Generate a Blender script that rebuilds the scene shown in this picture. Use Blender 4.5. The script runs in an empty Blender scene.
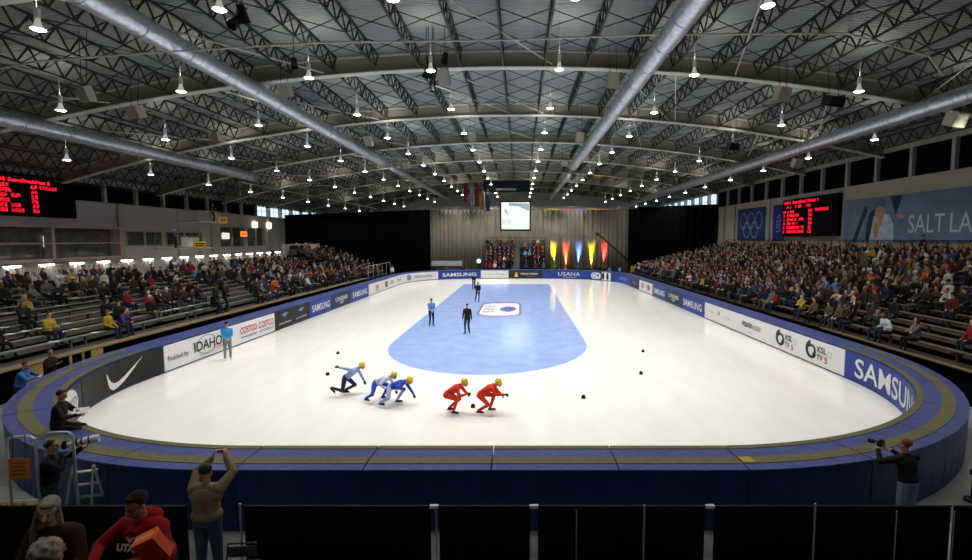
import bpy, math, random
import numpy as np
from mathutils import Vector, Matrix
C = bpy.context.scene.collection
SC = bpy.context.scene
R = math.radians
random.seed(7)

# ------------------------------------------------------------------ camera
F = 500.0
cam_d = bpy.data.cameras.new('camera'); cam = bpy.data.objects.new('camera', cam_d); C.objects.link(cam)
cam_d.sensor_width = 36.0; cam_d.lens = 36.0*F/972; cam_d.clip_end = 400
cam_d.shift_x = -34/972.0
cam.location = (0, 0, 5.5); cam.rotation_euler = (R(90-4.69), 0, 0)
SC.camera = cam
# ------------------------------------------------------------------ world, exposure
W = bpy.data.worlds.new('world'); SC.world = W; W.use_nodes = True
W.node_tree.nodes['Background'].inputs[0].default_value = (.62, .78, 1, 1)
W.node_tree.nodes['Background'].inputs[1].default_value = 1.6
SC.view_settings.view_transform = 'Standard'; SC.view_settings.look = 'None'
SC.view_settings.exposure = 0.0; SC.view_settings.gamma = 1
SC.cycles.max_bounces = 6; SC.cycles.diffuse_bounces = 4; SC.cycles.glossy_bounces = 3
SC.cycles.sample_clamp_indirect = 4
SC.cycles.use_denoising = True
LAMP_W_RINK = 1620.0     # lamps over the ice
LAMP_W_SIDE = 230.0      # lamps over the stands
LAMP_W_NEAR = 95.0       # lamps over the near seats

# ------------------------------------------------------------------ materials
def lin(h):
    if not isinstance(h, str): return (*h[:3], 1)
    h = h.lstrip('#'); v = [int(h[i:i+2], 16)/255 for i in (0, 2, 4)]
    return tuple((x/12.92 if x <= .04045 else ((x+.055)/1.055)**2.4) for x in v)+(1,)
MC = {}
def mat(name, col, rough=.7, metal=0, noise=.0, nscale=8, bump=0, bscale=30, emit=0, spec=.3, alpha=1):
    if name in MC: return MC[name]
    m = bpy.data.materials.new(name); m.use_nodes = True; MC[name] = m
    nt = m.node_tree; b = nt.nodes['Principled BSDF']; c = lin(col)
    b.inputs['Base Color'].default_value = c; b.inputs['Roughness'].default_value = rough
    b.inputs['Metallic'].default_value = metal; b.inputs['Specular IOR Level'].default_value = spec
    b.inputs['Alpha'].default_value = alpha
    m.diffuse_color = c
    if noise or bump:
        tc = nt.nodes.new('ShaderNodeTexCoord')
    if noise:
        n = nt.nodes.new('ShaderNodeTexNoise'); n.inputs['Scale'].default_value = nscale; n.inputs['Detail'].default_value = 5
        nt.links.new(tc.outputs['Object'], n.inputs['Vector'])
        r = nt.nodes.new('ShaderNodeValToRGB'); r.color_ramp.elements[0].position = .3; r.color_ramp.elements[1].position = .7
        r.color_ramp.elements[0].color = tuple(x*(1-noise) for x in c[:3])+(1,)
        r.color_ramp.elements[1].color = tuple(min(1, x*(1+noise)) for x in c[:3])+(1,)
        nt.links.new(n.outputs['Fac'], r.inputs[0]); nt.links.new(r.outputs[0], b.inputs['Base Color'])
    if bump:
        n2 = nt.nodes.new('ShaderNodeTexNoise'); n2.inputs['Scale'].default_value = bscale
        nt.links.new(tc.outputs['Object'], n2.inputs['Vector'])
        bp = nt.nodes.new('ShaderNodeBump'); bp.inputs['Strength'].default_value = bump; bp.inputs['Distance'].default_value = .05
        nt.links.new(n2.outputs['Fac'], bp.inputs['Height']); nt.links.new(bp.outputs[0], b.inputs['Normal'])
    if emit:
        b.inputs['Emission Color'].default_value = c; b.inputs['Emission Strength'].default_value = emit
    return m

# ------------------------------------------------------------------ mesh builder
class MB:
    def __init__(s): s.v = []; s.f = []; s.m = []
    def add(s, vs, fs, mi=0):
        o = len(s.v); s.v += [tuple(v) for v in vs]; s.f += [tuple(i+o for i in f) for f in fs]; s.m += [mi]*len(fs); return s
    def box(s, a, b, mi=0, M=None):
        x0, y0, z0 = a; x1, y1, z1 = b
        vs = [Vector(p) for p in ((x0,y0,z0),(x1,y0,z0),(x1,y1,z0),(x0,y1,z0),(x0,y0,z1),(x1,y0,z1),(x1,y1,z1),(x0,y1,z1))]
        if M: vs = [M @ v for v in vs]
        return s.add(vs, [(0,3,2,1),(4,5,6,7),(0,1,5,4),(1,2,6,5),(2,3,7,6),(3,0,4,7)], mi)
    def bar(s, p, q, w, h=None, mi=0, n=4, r2=None):
        p = Vector(p); q = Vector(q); d = (q-p)
        if d.length < 1e-6: return s
        d.normalize(); up = Vector((0,0,1)) if abs(d.z) < .95 else Vector((0,1,0))
        a = d.cross(up).normalized(); b = a.cross(d).normalized()
        h = h or w; vs = []
        for c, k in ((p, 1), (q, (r2/w if r2 is not None else 1))):
            for i in range(n):
                t = 2*math.pi*(i+.5)/n; rr = (.7071 if n == 4 else .5)
                vs.append(c + a*math.cos(t)*w*rr*k + b*math.sin(t)*h*rr*k)
        fs = [(i, i+n, (i+1) % n+n, (i+1) % n)[::-1] for i in range(n)] + [tuple(range(n)), tuple(range(2*n-1, n-1, -1))]
        fs = [f[::-1] for f in fs]
        return s.add(vs, fs, mi)
    def tube(s, pts, r, n=8, mi=0):
        for i in range(len(pts)-1): s.bar(pts[i], pts[i+1], 2*r, n=n, mi=mi)
        return s
    def lathe(s, prof, c=(0,0,0), n=16, mi=0, axis='z'):
        vs = []; c = Vector(c)
        for r, z in prof:
            for i in range(n):
                t = 2*math.pi*i/n
                if axis == 'z': vs.append(c+Vector((r*math.cos(t), r*math.sin(t), z)))
                elif axis == 'y': vs.append(c+Vector((r*math.cos(t), z, -r*math.sin(t))))
                else: vs.append(c+Vector((z, r*math.cos(t), r*math.sin(t))))
        k = len(prof)
        fs = [(j*n+i, j*n+(i+1) % n, (j+1)*n+(i+1) % n, (j+1)*n+i) for j in range(k-1) for i in range(n)]
        if prof[0][0] > 1e-5: fs.append(tuple(range(n))[::-1])
        if prof[-1][0] > 1e-5: fs.append(tuple((k-1)*n+i for i in range(n)))
        return s.add(vs, fs, mi)
    def ell(s, c, r, n=12, mi=0, M=None):
        vs = []; fs = []; k = n//2+1; c = Vector(c)
        for j in range(k+1):
            ph = math.pi*j/k
            for i in range(n):
                t = 2*math.pi*i/n
                v = Vector((r[0]*math.sin(ph)*math.cos(t), r[1]*math.sin(ph)*math.sin(t), r[2]*math.cos(ph)))
                vs.append(c+(M @ v if M else v))
        fs = [(j*n+i, (j+1)*n+i, (j+1)*n+(i+1) % n, j*n+(i+1) % n) for j in range(k) for i in range(n)]
        return s.add(vs, fs, mi)
    def mesh(s, name, mats, smooth=False):
        me = bpy.data.meshes.new(name); me.from_pydata(s.v, [], s.f)
        for m in (mats if isinstance(mats, (list, tuple)) else [mats]): me.materials.append(m)
        if any(s.m): me.polygons.foreach_set('material_index', s.m)
        if smooth: me.polygons.foreach_set('use_smooth', [True]*len(s.f))
        me.validate(); me.update(); return me
    def build(s, name, mats, parent=None, loc=None, rz=0, smooth=False):
        return link(name, s.mesh(name, mats, smooth), parent, loc, rz)
def link(name, me, parent=None, loc=None, rz=0):
    o = bpy.data.objects.new(name, me); C.objects.link(o)
    if parent: o.parent = parent
    if loc: o.location = loc
    if rz: o.rotation_euler = (0, 0, rz)
    return o
def thing(name, label, cat, loc=(0,0,0), rz=0, group=None):
    o = bpy.data.objects.new(name, None); C.objects.link(o); o.empty_display_size = .2
    o.location = loc; o.rotation_euler = (0, 0, rz); return tag(o, label, cat, group)
def tag(o, label=None, cat=None, group=None, kind=None):
    if label: o['label'] = label
    if cat: o['category'] = cat
    if group: o['group'] = group
    if kind: o['kind'] = kind
    return o
def struct(o): o['kind'] = 'structure'; return o
def children(o): return list(o.children)
def copy_tree(o, parent=None, **kw):
    c = o.copy(); C.objects.link(c)
    if parent: c.parent = parent
    for ch in children(o): copy_tree(ch, c)
    return c

# ------------------------------------------------------------------ text shapes
TC = {}
def text_geo(s, bold=.0, shear=0):
    k = (s, bold, shear)
    if k in TC: return TC[k]
    cu = bpy.data.curves.new('t', 'FONT'); cu.body = s; cu.size = 1; cu.offset = bold; cu.shear = shear; cu.resolution_u = 3
    cu.align_x = 'LEFT'
    o = bpy.data.objects.new('t', cu); C.objects.link(o)
    dg = bpy.context.evaluated_depsgraph_get(); me = bpy.data.meshes.new_from_object(o.evaluated_get(dg))
    vs = [(v.co.x, v.co.y) for v in me.vertices]; fs = [tuple(p.vertices) for p in me.polygons]
    bpy.data.objects.remove(o); bpy.data.curves.remove(cu); bpy.data.meshes.remove(me)
    xs = [v[0] for v in vs]; ys = [v[1] for v in vs]; x0, x1, y0, y1 = min(xs), max(xs), min(ys), max(ys)
    vs = [((x-x0)/(x1-x0)-.5, (y-y0)/(y1-y0)-.5) for x, y in vs]
    TC[k] = (vs, fs); return TC[k]
def put2d(mb, vs, fs, fn, u, v, w, h, mi=0, rot=0):
    c, s_ = math.cos(rot), math.sin(rot)
    P = []
    for a, b in vs:
        x, y = a*w, b*h; P.append(fn(u+x*c-y*s_, v+x*s_+y*c))
    mb.add(P, fs, mi)
def poly2(pts): return list(pts), [tuple(range(len(pts)))]
def disc2(n=28): return [(math.cos(2*math.pi*i/n)/2, math.sin(2*math.pi*i/n)/2) for i in range(n)], [tuple(range(n))]
def ring2(t=.15, a0=0, a1=360, n=32, t1=None):
    vs = []; fs = []
    for i in range(n+1):
        a = R(a0+(a1-a0)*i/n); tt = t+( (t1 if t1 is not None else t)-t)*i/n
        vs += [(math.cos(a)*.5, math.sin(a)*.5), (math.cos(a)*(.5-tt), math.sin(a)*(.5-tt))]
    fs = [(2*i, 2*i+2, 2*i+3, 2*i+1) for i in range(n)]
    return vs, fs
def round2(r=.45, asp=1.0, n=8):
    # rounded rectangle in unit box, asp = width/height
    pts = []
    rx, ry = r/asp, r
    for cx, cy, a in ((.5-rx, .5-ry, 0), (-.5+rx, .5-ry, 90), (-.5+rx, -.5+ry, 180), (.5-rx, -.5+ry, 270)):
        for i in range(n+1):
            t = R(a+90*i/n); pts.append((cx+rx*math.cos(t), cy+ry*math.sin(t)))
    return pts, [tuple(range(len(pts)))]

# ------------------------------------------------------------------ rink outline
XL, XR, YN, YF, RC = -14.6, 12.9, 10.1, 69.5, 9.0
PAD_H, PAD_D = 1.2, 1.07
SEG = [('l', (XL, YN+RC), (0, 1), YF-YN-2*RC), ('a', (XL+RC, YF-RC), 180), ('l', (XL+RC, YF), (1, 0), XR-XL-2*RC),
       ('a', (XR-RC, YF-RC), 90), ('l', (XR, YF-RC), (0, -1), YF-YN-2*RC), ('a', (XR-RC, YN+RC), 0),
       ('l', (XR-RC, YN), (-1, 0), XR-XL-2*RC), ('a', (XL+RC, YN+RC), -90)]
LEN = [s[3] if s[0] == 'l' else RC*math.pi/2 for s in SEG]; PER = sum(LEN)
S_TOP = LEN[0]+LEN[1]; S_RIGHT = S_TOP+LEN[2]+LEN[3]; S_NEAR = S_RIGHT+LEN[4]+LEN[5]
def path(s, off=0):
    s = s % PER
    for g, L in zip(SEG, LEN):
        if s <= L+1e-9: break
        s -= L
    if g[0] == 'l':
        x = g[1][0]+g[2][0]*s; y = g[1][1]+g[2][1]*s; n = (-g[2][1], g[2][0])
    else:
        a = R(g[2])-s/RC; n = (math.cos(a), math.sin(a)); x = g[1][0]+RC*n[0]; y = g[1][1]+RC*n[1]
    return (x+n[0]*off, y+n[1]*off)
def curved(s): # is s on or touching an arc
    s = s % PER; a = 0
    for g, L in zip(SEG, LEN):
        if a-1e-6 <= s <= a+L: return g[0] == 'a'
        a += L
def project(X, Y, z):
    ph = R(4.69); zd = Y*math.cos(ph)+(5.5-z)*math.sin(ph)
    return 520+F*X/zd, 280+F*((5.5-z)*math.cos(ph)-Y*math.sin(ph))/zd
# ================================================================== STRUCTURE
m_ice = mat('ice', '#f6f5f0', rough=.13, spec=.5)
nt = m_ice.node_tree; b = nt.nodes['Principled BSDF']
tc = nt.nodes.new('ShaderNodeTexCoord'); mp = nt.nodes.new('ShaderNodeMapping'); mp.inputs['Scale'].default_value = (.7, .18, 1)
nz = nt.nodes.new('ShaderNodeTexNoise'); nz.inputs['Scale'].default_value = 2.2; nz.inputs['Detail'].default_value = 8
rp = nt.nodes.new('ShaderNodeValToRGB'); rp.color_ramp.elements[0].color = lin('#ebe8df'); rp.color_ramp.elements[1].color = lin('#f9f9f6')
nt.links.new(tc.outputs['Object'], mp.inputs[0]); nt.links.new(mp.outputs[0], nz.inputs['Vector'])
nt.links.new(nz.outputs['Fac'], rp.inputs[0]); nt.links.new(rp.outputs[0], b.inputs['Base Color'])
n2 = nt.nodes.new('ShaderNodeTexNoise'); n2.inputs['Scale'].default_value = 3.5; n2.inputs['Detail'].default_value = 4
bp = nt.nodes.new('ShaderNodeBump'); bp.inputs['Strength'].default_value = .12; bp.inputs['Distance'].default_value = .03
nt.links.new(tc.outputs['Object'], n2.inputs['Vector']); nt.links.new(n2.outputs['Fac'], bp.inputs['Height']); nt.links.new(bp.outputs[0], b.inputs['Normal'])

m_floor = mat('concrete floor', '#8d918c', rough=.45, noise=.15, nscale=1.2)
m_beige = mat('wall panel beige', '#a8a48e', rough=.8, noise=.05, nscale=.6)
m_grey = mat('wall panel grey', '#b3aeac', rough=.8, noise=.05, nscale=.6)
m_dark = mat('black panel', '#060606', rough=.8, spec=.05)
m_frame = mat('painted steel post', '#a3a199', rough=.5)
m_truss = mat('dark joist steel', '#272a25', rough=.6)
m_gird = mat('girder plate', '#8f8d7b', rough=.6, noise=.06, nscale=.5)
m_flange = mat('girder flange', '#b5b5aa', rough=.5)
m_duct = mat('galvanised duct', '#c9ccd2', rough=.36, metal=.75, noise=.2, nscale=5, bump=.4, bscale=9)
m_black = mat('black drape', '#0a0a0b', rough=.95, spec=.05)
m_silver = mat('aluminium pipe', '#c4c6c8', rough=.35, metal=.7)

WL, WR, Y_BACK, Y_FRONT = -35.0, 27.5, 110.0, -6.0
def zf(x): return 14.7-.0042*x*x      # girder bottom flange
def zdk(x): return zf(x)+.88                # deck underside

fl = MB(); fl.box((WL-1, Y_FRONT-1, -.3), (WR+1, Y_BACK+1, -.02)); struct(fl.build('floor', m_floor))
ice = MB(); ns = 120; pts = [path(PER*i/ns, .12) for i in range(ns)]
vs = [(x, y, -.018) for x, y in pts]+[(x, y, 0) for x, y in pts]
ice.add(vs, [tuple(range(ns, 2*ns))[::-1], tuple(range(ns))] + [(i, i+ns, (i+1) % ns+ns, (i+1) % ns) for i in range(ns)])
struct(ice.build('floor_ice', m_ice))
# painted infield under the ice
m_blue = mat('pale blue ice paint', '#98b0e6', rough=.14, spec=.5, noise=.10, nscale=1.1)
m_line = mat('infield edge line', '#dfe8f2', rough=.14, spec=.5)
def cap_pts(x0, x1, y0, y1, rn, rf, n=20):
    P = []
    def arc(cx, cy, rx, ry, a0, a1):
        for i in range(n+1):
            t = R(a0+(a1-a0)*i/n); P.append((cx+rx*math.cos(t), cy+ry*math.sin(t)))
    arc(x1-rf, y1-rf, rf, rf, 0, 90); arc(x0+rf, y1-rf, rf, rf, 90, 180)
    xm = (x0+x1)/2; rx = (x1-x0)/2; arc(xm, y0+rn, rx, rn, 180, 360); return P
def flat(name, P, z, m, up=True):
    mb = MB(); n = len(P); mb.add([(x, y, z) for x, y in P], [tuple(range(n))]); return mb.build(name, m)
struct(flat('floor_infield_line', cap_pts(-6.95, 3.65, 19.75, 61.1, 6.6, .3), .002, m_line))
struct(flat('floor_infield_paint', cap_pts(-6.8, 3.5, 19.9, 61, 6.5, .3), .004, m_blue))
# centre logo
m_lw = mat('logo white paint', '#eef0f4', rough=.14, spec=.5); m_lp = mat('logo purple paint', '#8d86b0', rough=.14, spec=.5)
m_lb = mat('logo blue paint', '#5a6fc0', rough=.14, spec=.5)
lg = MB()
def gl(z): return lambda u, v: (-1.55+u, 39.3+v, z)
put2d(lg, *round2(.18, .41), gl(.010), 0, 0, 3.35, 8.2, 1)
put2d(lg, *round2(.17, .43), gl(.016), 0, -.25, 2.95, 6.9, 0)
put2d(lg, *disc2(), gl(.022), .62, -.35, 1.3, 3.0, 1); put2d(lg, *disc2(), gl(.028), .62, -.35, .95, 2.2, 2)
put2d(lg, *poly2([(-.5, -.1), (.5, -.35), (.5, .1), (0, .4), (-.5, .5)]), gl(.022), .7, 2.9, 1.3, .9, 0)
for k in range(3):
    put2d(lg, *text_geo(('USA', 'SPEED', 'SKATE')[k], .02), gl(.022), -.85, 1.2-1.5*k, .9, .8, 1)
struct(lg.build('floor_centre_logo', [m_lw, m_lp, m_lb]))

# roof deck
m_deck = mat('corrugated roof deck', '#7a7f7c', rough=.6, metal=.1)
nt = m_deck.node_tree; b = nt.nodes['Principled BSDF']; tc = nt.nodes.new('ShaderNodeTexCoord'); wv = nt.nodes.new('ShaderNodeTexWave')
wv.bands_direction = 'Y'; wv.inputs['Scale'].default_value = 1.6; bp = nt.nodes.new('ShaderNodeBump'); bp.inputs['Strength'].default_value = .8; bp.inputs['Distance'].default_value = .06
nt.links.new(tc.outputs['Object'], wv.inputs['Vector']); nt.links.new(wv.outputs['Fac'], bp.inputs['Height']); nt.links.new(bp.outputs[0], b.inputs['Normal'])
dk = MB(); xs = [WL-.5+(WR-WL+1)*i/44 for i in range(45)]
for i in range(44):
    a, c = xs[i], xs[i+1]
    dk.add([(a, Y_FRONT, zdk(a)), (c, Y_FRONT, zdk(c)), (c, Y_BACK, zdk(c)), (a, Y_BACK, zdk(a)),
            (a, Y_FRONT, zdk(a)+.2), (c, Y_FRONT, zdk(c)+.2), (c, Y_BACK, zdk(c)+.2), (a, Y_BACK, zdk(a)+.2)],
           [(0, 3, 2, 1)[::1], (4, 5, 6, 7), (0, 1, 5, 4), (2, 3, 7, 6)])
struct(dk.build('ceiling', m_deck))
GY = [17.4+10.4*k for k in range(-2, 9)]
gm = MB(); xs = [WL+.2+(WR-WL-.4)*i/30 for i in range(31)]
for i in range(30):
    a, c = xs[i], xs[i+1]; za, zc = zf(a), zf(c)
    gm.add([(a, -.03, za), (c, -.03, zc), (c, .03, zc), (a, .03, za), (a, -.03, za+.87), (c, -.03, zc+.87), (c, .03, zc+.87), (a, .03, za+.87)],
           [(0, 1, 5, 4), (2, 3, 7, 6), (4, 5, 6, 7), (0, 3, 2, 1)])
    for k in range(2):  # flanges
        h = k*.82
        gm.add([(a, -.24, za+h-.03), (c, -.24, zc+h-.03), (c, .24, zc+h-.03), (a, .24, za+h-.03), (a, -.24, za+h+.03), (c, -.24, zc+h+.03), (c, .24, zc+h+.03), (a, .24, za+h+.03)],
               [(0, 3, 2, 1), (4, 5, 6, 7), (0, 1, 5, 4), (2, 3, 7, 6), (1, 2, 6, 5), (3, 0, 4, 7)], 1)
    if i % 3 == 0: gm.box((a-.02, -.2, za+.03), (a+.02, .2, za+.8))
gme = gm.mesh('roof_girder', [m_gird, m_flange])
for y in GY: struct(link('roof_girder', gme, loc=(0, y, 0)))
# joists
JX = [2.23*k-.9 for k in range(-15, 13)]
L = 9.9; jm = MB()
jm.box((-.05, 0, .80), (.05, L, .88)); jm.box((-.045, 0, 0), (.045, L, .07))
nw = 9
for k in range(nw):
    y0 = L*k/nw; y1 = L*(k+1)/nw; ym = (y0+y1)/2
    jm.bar((0, y0, .82), (0, ym, .04), .055); jm.bar((0, ym, .04), (0, y1, .82), .055)
jme = jm.mesh('roof_joist', m_truss)
bays = list(zip(GY[:-1], GY[1:]))
for (y0, y1) in bays:
    for x in JX:
        struct(link('roof_joist', jme, loc=(x, y0+.25, zdk(x)-.90)))
# bridging rods between joists (one line each)
for (y0, y1) in bays:
    if y0 < 5: continue
    for fr in (.25, .5, .75):
        y = y0+10.4*fr; bm_ = MB()
        for a, c in zip(JX[:-1], JX[1:]):
            za, zc = zdk(a), zdk(c)
            bm_.bar((a, y, za-.1), (c, y, zc-.86), .035); bm_.bar((a, y, za-.86), (c, y, zc-.1), .035)
        bm_.bar((JX[0], y, zdk(JX[0])-.88), (JX[1], y, zdk(JX[1])-.88), .03)
        struct(bm_.build('roof_bridging', m_truss))
# light wind-brace rods between girders
for k, (y0, y1) in enumerate(bays):
    if y0 < 5: continue
    for xa, xb in ((-4.2, 1.7), (8.5, 11.5), (-16, -10.5), (18, 21.5), (-27, -22)):
        mb = MB(); mb.bar((xa, y0+.3, zf(xa)+.1), (xb, y1-.3, zf(xb)+.1), .07, n=8); struct(mb.build('roof_brace', m_flange))
        mb = MB(); mb.bar((-xa-5, y1-.3, zf(-xa-5)+.1), (-xb-5, y0+.3, zf(-xb-5)+.1), .07, n=8); struct(mb.build('roof_brace', m_flange)) if k % 2 and abs(-xb-5) < 26 and abs(-xa-5) < 26 else None

# walls: clerestory
SILL, HEAD = 9.85, 11.9
def wall_side(name, X, sgn, sill, head, lit):
    mb = MB(); xo = X+sgn*.4
    a, b_ = (X, xo) if sgn > 0 else (xo, X)
    return mb, a, b_
# right wall
wr = MB(); wr.box((WR, Y_FRONT, -.02), (WR+.4, Y_BACK, SILL)); wr.box((WR, Y_FRONT, HEAD), (WR+.4, Y_BACK, 13.6))
struct(wr.build('wall_right', m_beige))
SL_L, HD_L = 8.55, 10.0
def clerestory(side, X, sgn, sill, head, y_lit):
    y = -6.0; n = 0
    while y < Y_BACK-.1:
        mb = MB(); x0, x1 = sorted((X-sgn*.12, X+sgn*.4)); mb.box((x0, y-.14, sill), (x1, y+.14, head)); struct(mb.build('trim_%s_%d' % (side, n), m_frame))
        lit = y > y_lit
        fr = MB(); xa, xb = sorted((X+sgn*.15, X+sgn*.2))
        if lit:
            fr.box((xa, y+.14, sill), (xb, y+3.33, sill+.06)); fr.box((xa, y+.14, head-.06), (xb, y+3.33, head))
            fr.box((xa, y+.14, (sill+head)/2-.03), (xb, y+3.33, (sill+head)/2+.03)); fr.box((xa, y+1.7, sill), (xb, y+1.76, head))
            w = struct(fr.build('window_%s_%d' % (side, n), m_frame))
        else:
            fr.box((xa, y+.14, sill), (xb, y+3.33, head)); w = struct(fr.build('window_%s_%d' % (side, n), m_dark))
        y += 3.467; n += 1
    mb = MB(); x0, x1 = sorted((X-sgn*.15, X+sgn*.02)); mb.box((x0, Y_FRONT, head), (x1, Y_BACK, head+.22)); mb.box((x0, Y_FRONT, sill-.12), (x1, Y_BACK, sill)); struct(mb.build('trim_%s_rail' % side, m_frame))
clerestory('right', WR, 1, SILL, HEAD, 68)
clerestory('left', WL, -1, SL_L, HD_L, 66)
# left wall with openings to rooms behind
OPN = [(24.5, 43.4, 4.0, 6.35), (44.6, 49.0, 4.9, 6.15), (49.6, 55.2, 4.9, 6.15), (58.5, 63.5, 4.6, 6.9), (64.3, 68.8, 4.6, 6.9), (76, 80, 4.6, 6.6)]
wl = MB(); ysegs = []; yp = Y_FRONT
for (a, c, z0, z1) in OPN:
    wl.box((WL-.4, yp, -.02), (WL, a, SL_L)); wl.box((WL-.4, a, -.02), (WL, c, z0)); wl.box((WL-.4, a, z1), (WL, c, SL_L)); yp = c
wl.box((WL-.4, yp, -.02), (WL, Y_BACK, SL_L)); wl.box((WL-.4, Y_FRONT, HD_L), (WL, Y_BACK, 11.5))
struct(wl.build('wall_left', m_grey))
m_room = mat('room interior', '#7a6656', rough=.9, noise=.45, nscale=1.4)
m_pane = mat('window glass', '#9fb0ad', rough=.08, alpha=.12, spec=.6)
m_pink = mat('bay frame paint', '#b59c9f', rough=.5); m_tube = mat('fluorescent tube', '#fff6e6', emit=7)
rm = MB(); rm.box((WL-4, 22, 3.4), (WL-3.8, 84, 7.2)); rm.box((WL-4, 22, 3.3), (WL-.4, 84, 3.4)); rm.box((WL-4, 22, 7.2), (WL-.4, 84, 7.3))
for y in (22, 43.9, 57, 70, 84): rm.box((WL-4, y, 3.4), (WL-.4, y+.1, 7.2))
struct(rm.build('wall_left_rooms', m_room))
for n, (a, c, z0, z1) in enumerate(OPN):
    t = MB(); w_ = .16 if n == 0 else .08; pr = .5 if n == 0 else .06
    x0, x1 = WL-.1, WL+pr
    t.box((x0, a, z0-w_), (x1, c, z0+w_*.3)); t.box((x0, a, z1), (x1, c, z1+w_)); 
    k = 3 if n == 0 else 2
    for i in range(k+1):
        y = a+(c-a)*i/k; t.box((x0, y-w_*.8, z0-w_), (x1, y+w_*.8, z1+w_))
    if n == 0: t.box((x1-.1, a, (z0+z1)/2-.04), (x1, c, (z0+z1)/2+.04))
    w = struct(t.build('window_left_room_%d' % (n+1), m_pink if n in (0,) else m_frame))
    g = MB(); g.box((WL-.2, a, z0), (WL-.18, c, z1)); g.build('pane', m_pane, w)
# things in the rooms: bright posters / lit fixtures
for i, (y, z, h, wd) in enumerate(((26.5, 5.6, .5, 2.2), (29.5, 5.6, .5, 1.6), (41.0, 5.3, .9, .5), (60.0, 6.2, .5, 1.5), (62.6, 5.5, .7, 1.0), (66, 5.9, .8, 1.6), (50.9, 5.6, .7, 1.1))):
    mb = MB(); mb.box((-.04, -wd/2, -h/2), (.04, wd/2, h/2))
    m = mat('lit panel', '#e8f0dc', emit=1.3) if i != 6 else mat('red poster', '#b0222e', rough=.6)
    o = mb.build('wall_panel', m, loc=(WL-3.7, y, z)); tag(o, ['long lit window panel at the left end of the office room', 'second lit window panel in the office room under the left scoreboard', 'narrow greenish lit doorway panel in the framed office bay', 'wide lit panel behind the camera platform', 'small lit panel beside the orange display on the left wall', 'lit panel in the last dark room window of the left wall', 'red poster inside the room beside the camera platform'][i], 'panel')
# wall fittings: pilasters on left wall
for n, y in enumerate((22.5, 43.95, 57.0, 70.0)):
    mb = MB(); mb.box((WL-.02, y-.3, -.02), (WL+.22, y+.3, SL_L)); struct(mb.build('trim_left_post_%d' % n, m_beige))
for n, (y0, y1) in enumerate(((44.3, 56.7), (57.3, 69.7))):
    mb = MB(); mb.box((WL, y0, 6.95), (WL+.08, y1, 8.2)); struct(mb.build('trim_left_panel_%d' % n, m_grey))
for n, y in enumerate((55.3, 64.2, 67.5)):
    mb = MB(); mb.box((WR-.15, y-.05, -.02), (WR-.02, y+.05, SILL)); struct(mb.build('trim_right_post_%d' % n, m_frame))
# end walls
mb = MB(); mb.box((WL-.4, Y_BACK, -.02), (WR+.4, Y_BACK+.4, 16)); struct(mb.build('wall_back', m_grey))
mb = MB(); mb.box((WL-.4, Y_FRONT-.4, -.02), (WR+.4, Y_FRONT, 16)); struct(mb.build('wall_front', m_grey))

# ducts
def duct(name, X, z, y0, y1, r, label):
    t = thing(name, label, 'duct', (X, y0, z))
    n = int((y1-y0)/2.4); mb = MB(); L = y1-y0
    prof = []
    for k in range(n*2+1):
        prof.append((r, L*k/(2*n)))
    mb.lathe(prof, n=20, axis='y'); mb.build('pipe', m_duct, t, smooth=True)
    for k in range(1, n):
        cb = MB(); y = L*k/n; cb.lathe([(r, y-.05), (r+.025, y-.04), (r+.025, y+.04), (r, y+.05)], n=20, axis='y'); cb.build('joint_band', m_duct, t)
    hg = MB()
    for k in range(0, n, 2):
        y = L*(k+.5)/n; hg.bar((0, y, r), (0, y, max(r+.3, zdk(X)-z-.05)), .02, n=6)
    hg.build('hanger_rods', m_frame, t); return t
duct('air_duct', -13.6, 13.1, 6, 51, .42, 'large silver ventilation duct running from the upper left towards the screen')
duct('air_duct', -13.6, 13.0, 53, 96, .27, 'thin far silver duct continuing behind the left large duct')
duct('air_duct', 5.8, 13.3, 6, 55, .42, 'large silver ventilation duct running down from the top just right of centre')
duct('air_duct', 5.8, 13.1, 59, 96, .27, 'thin far silver duct continuing the right of centre large duct')
duct('air_duct', 20.2, 12.0, 6, 90, .42, 'long silver ventilation duct above the right stand beside the dark clerestory')
duct('air_duct', -25.2, 11.35, 6, 48, .4, 'silver ventilation duct above the left stand ending near the camera platform')
mb = MB(); mb.bar((-27, 49, 11.0), (-27, 95, 11.2), .16, n=10); tag(mb.build('roof_pipe', m_duct, smooth=True), 'thin grey pipe running over the far left stand towards the curtain', 'pipe')
# conduit line across the top
P = [(-25, 12.0), (-21.5, 12.55), (-17, 12.85), (-9, 13.25), (-1, 13.35), (6, 13.55), (14.5, 13.6), (18.2, 12.75), (18.9, 12.0)]
mb = MB(); mb.tube([(x*.87, 20, z-.2) for x, z in P], .035, 8); tag(mb.build('cable_conduit', m_flange), 'thin white conduit strung across the whole width of the roof', 'cable')

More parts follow.
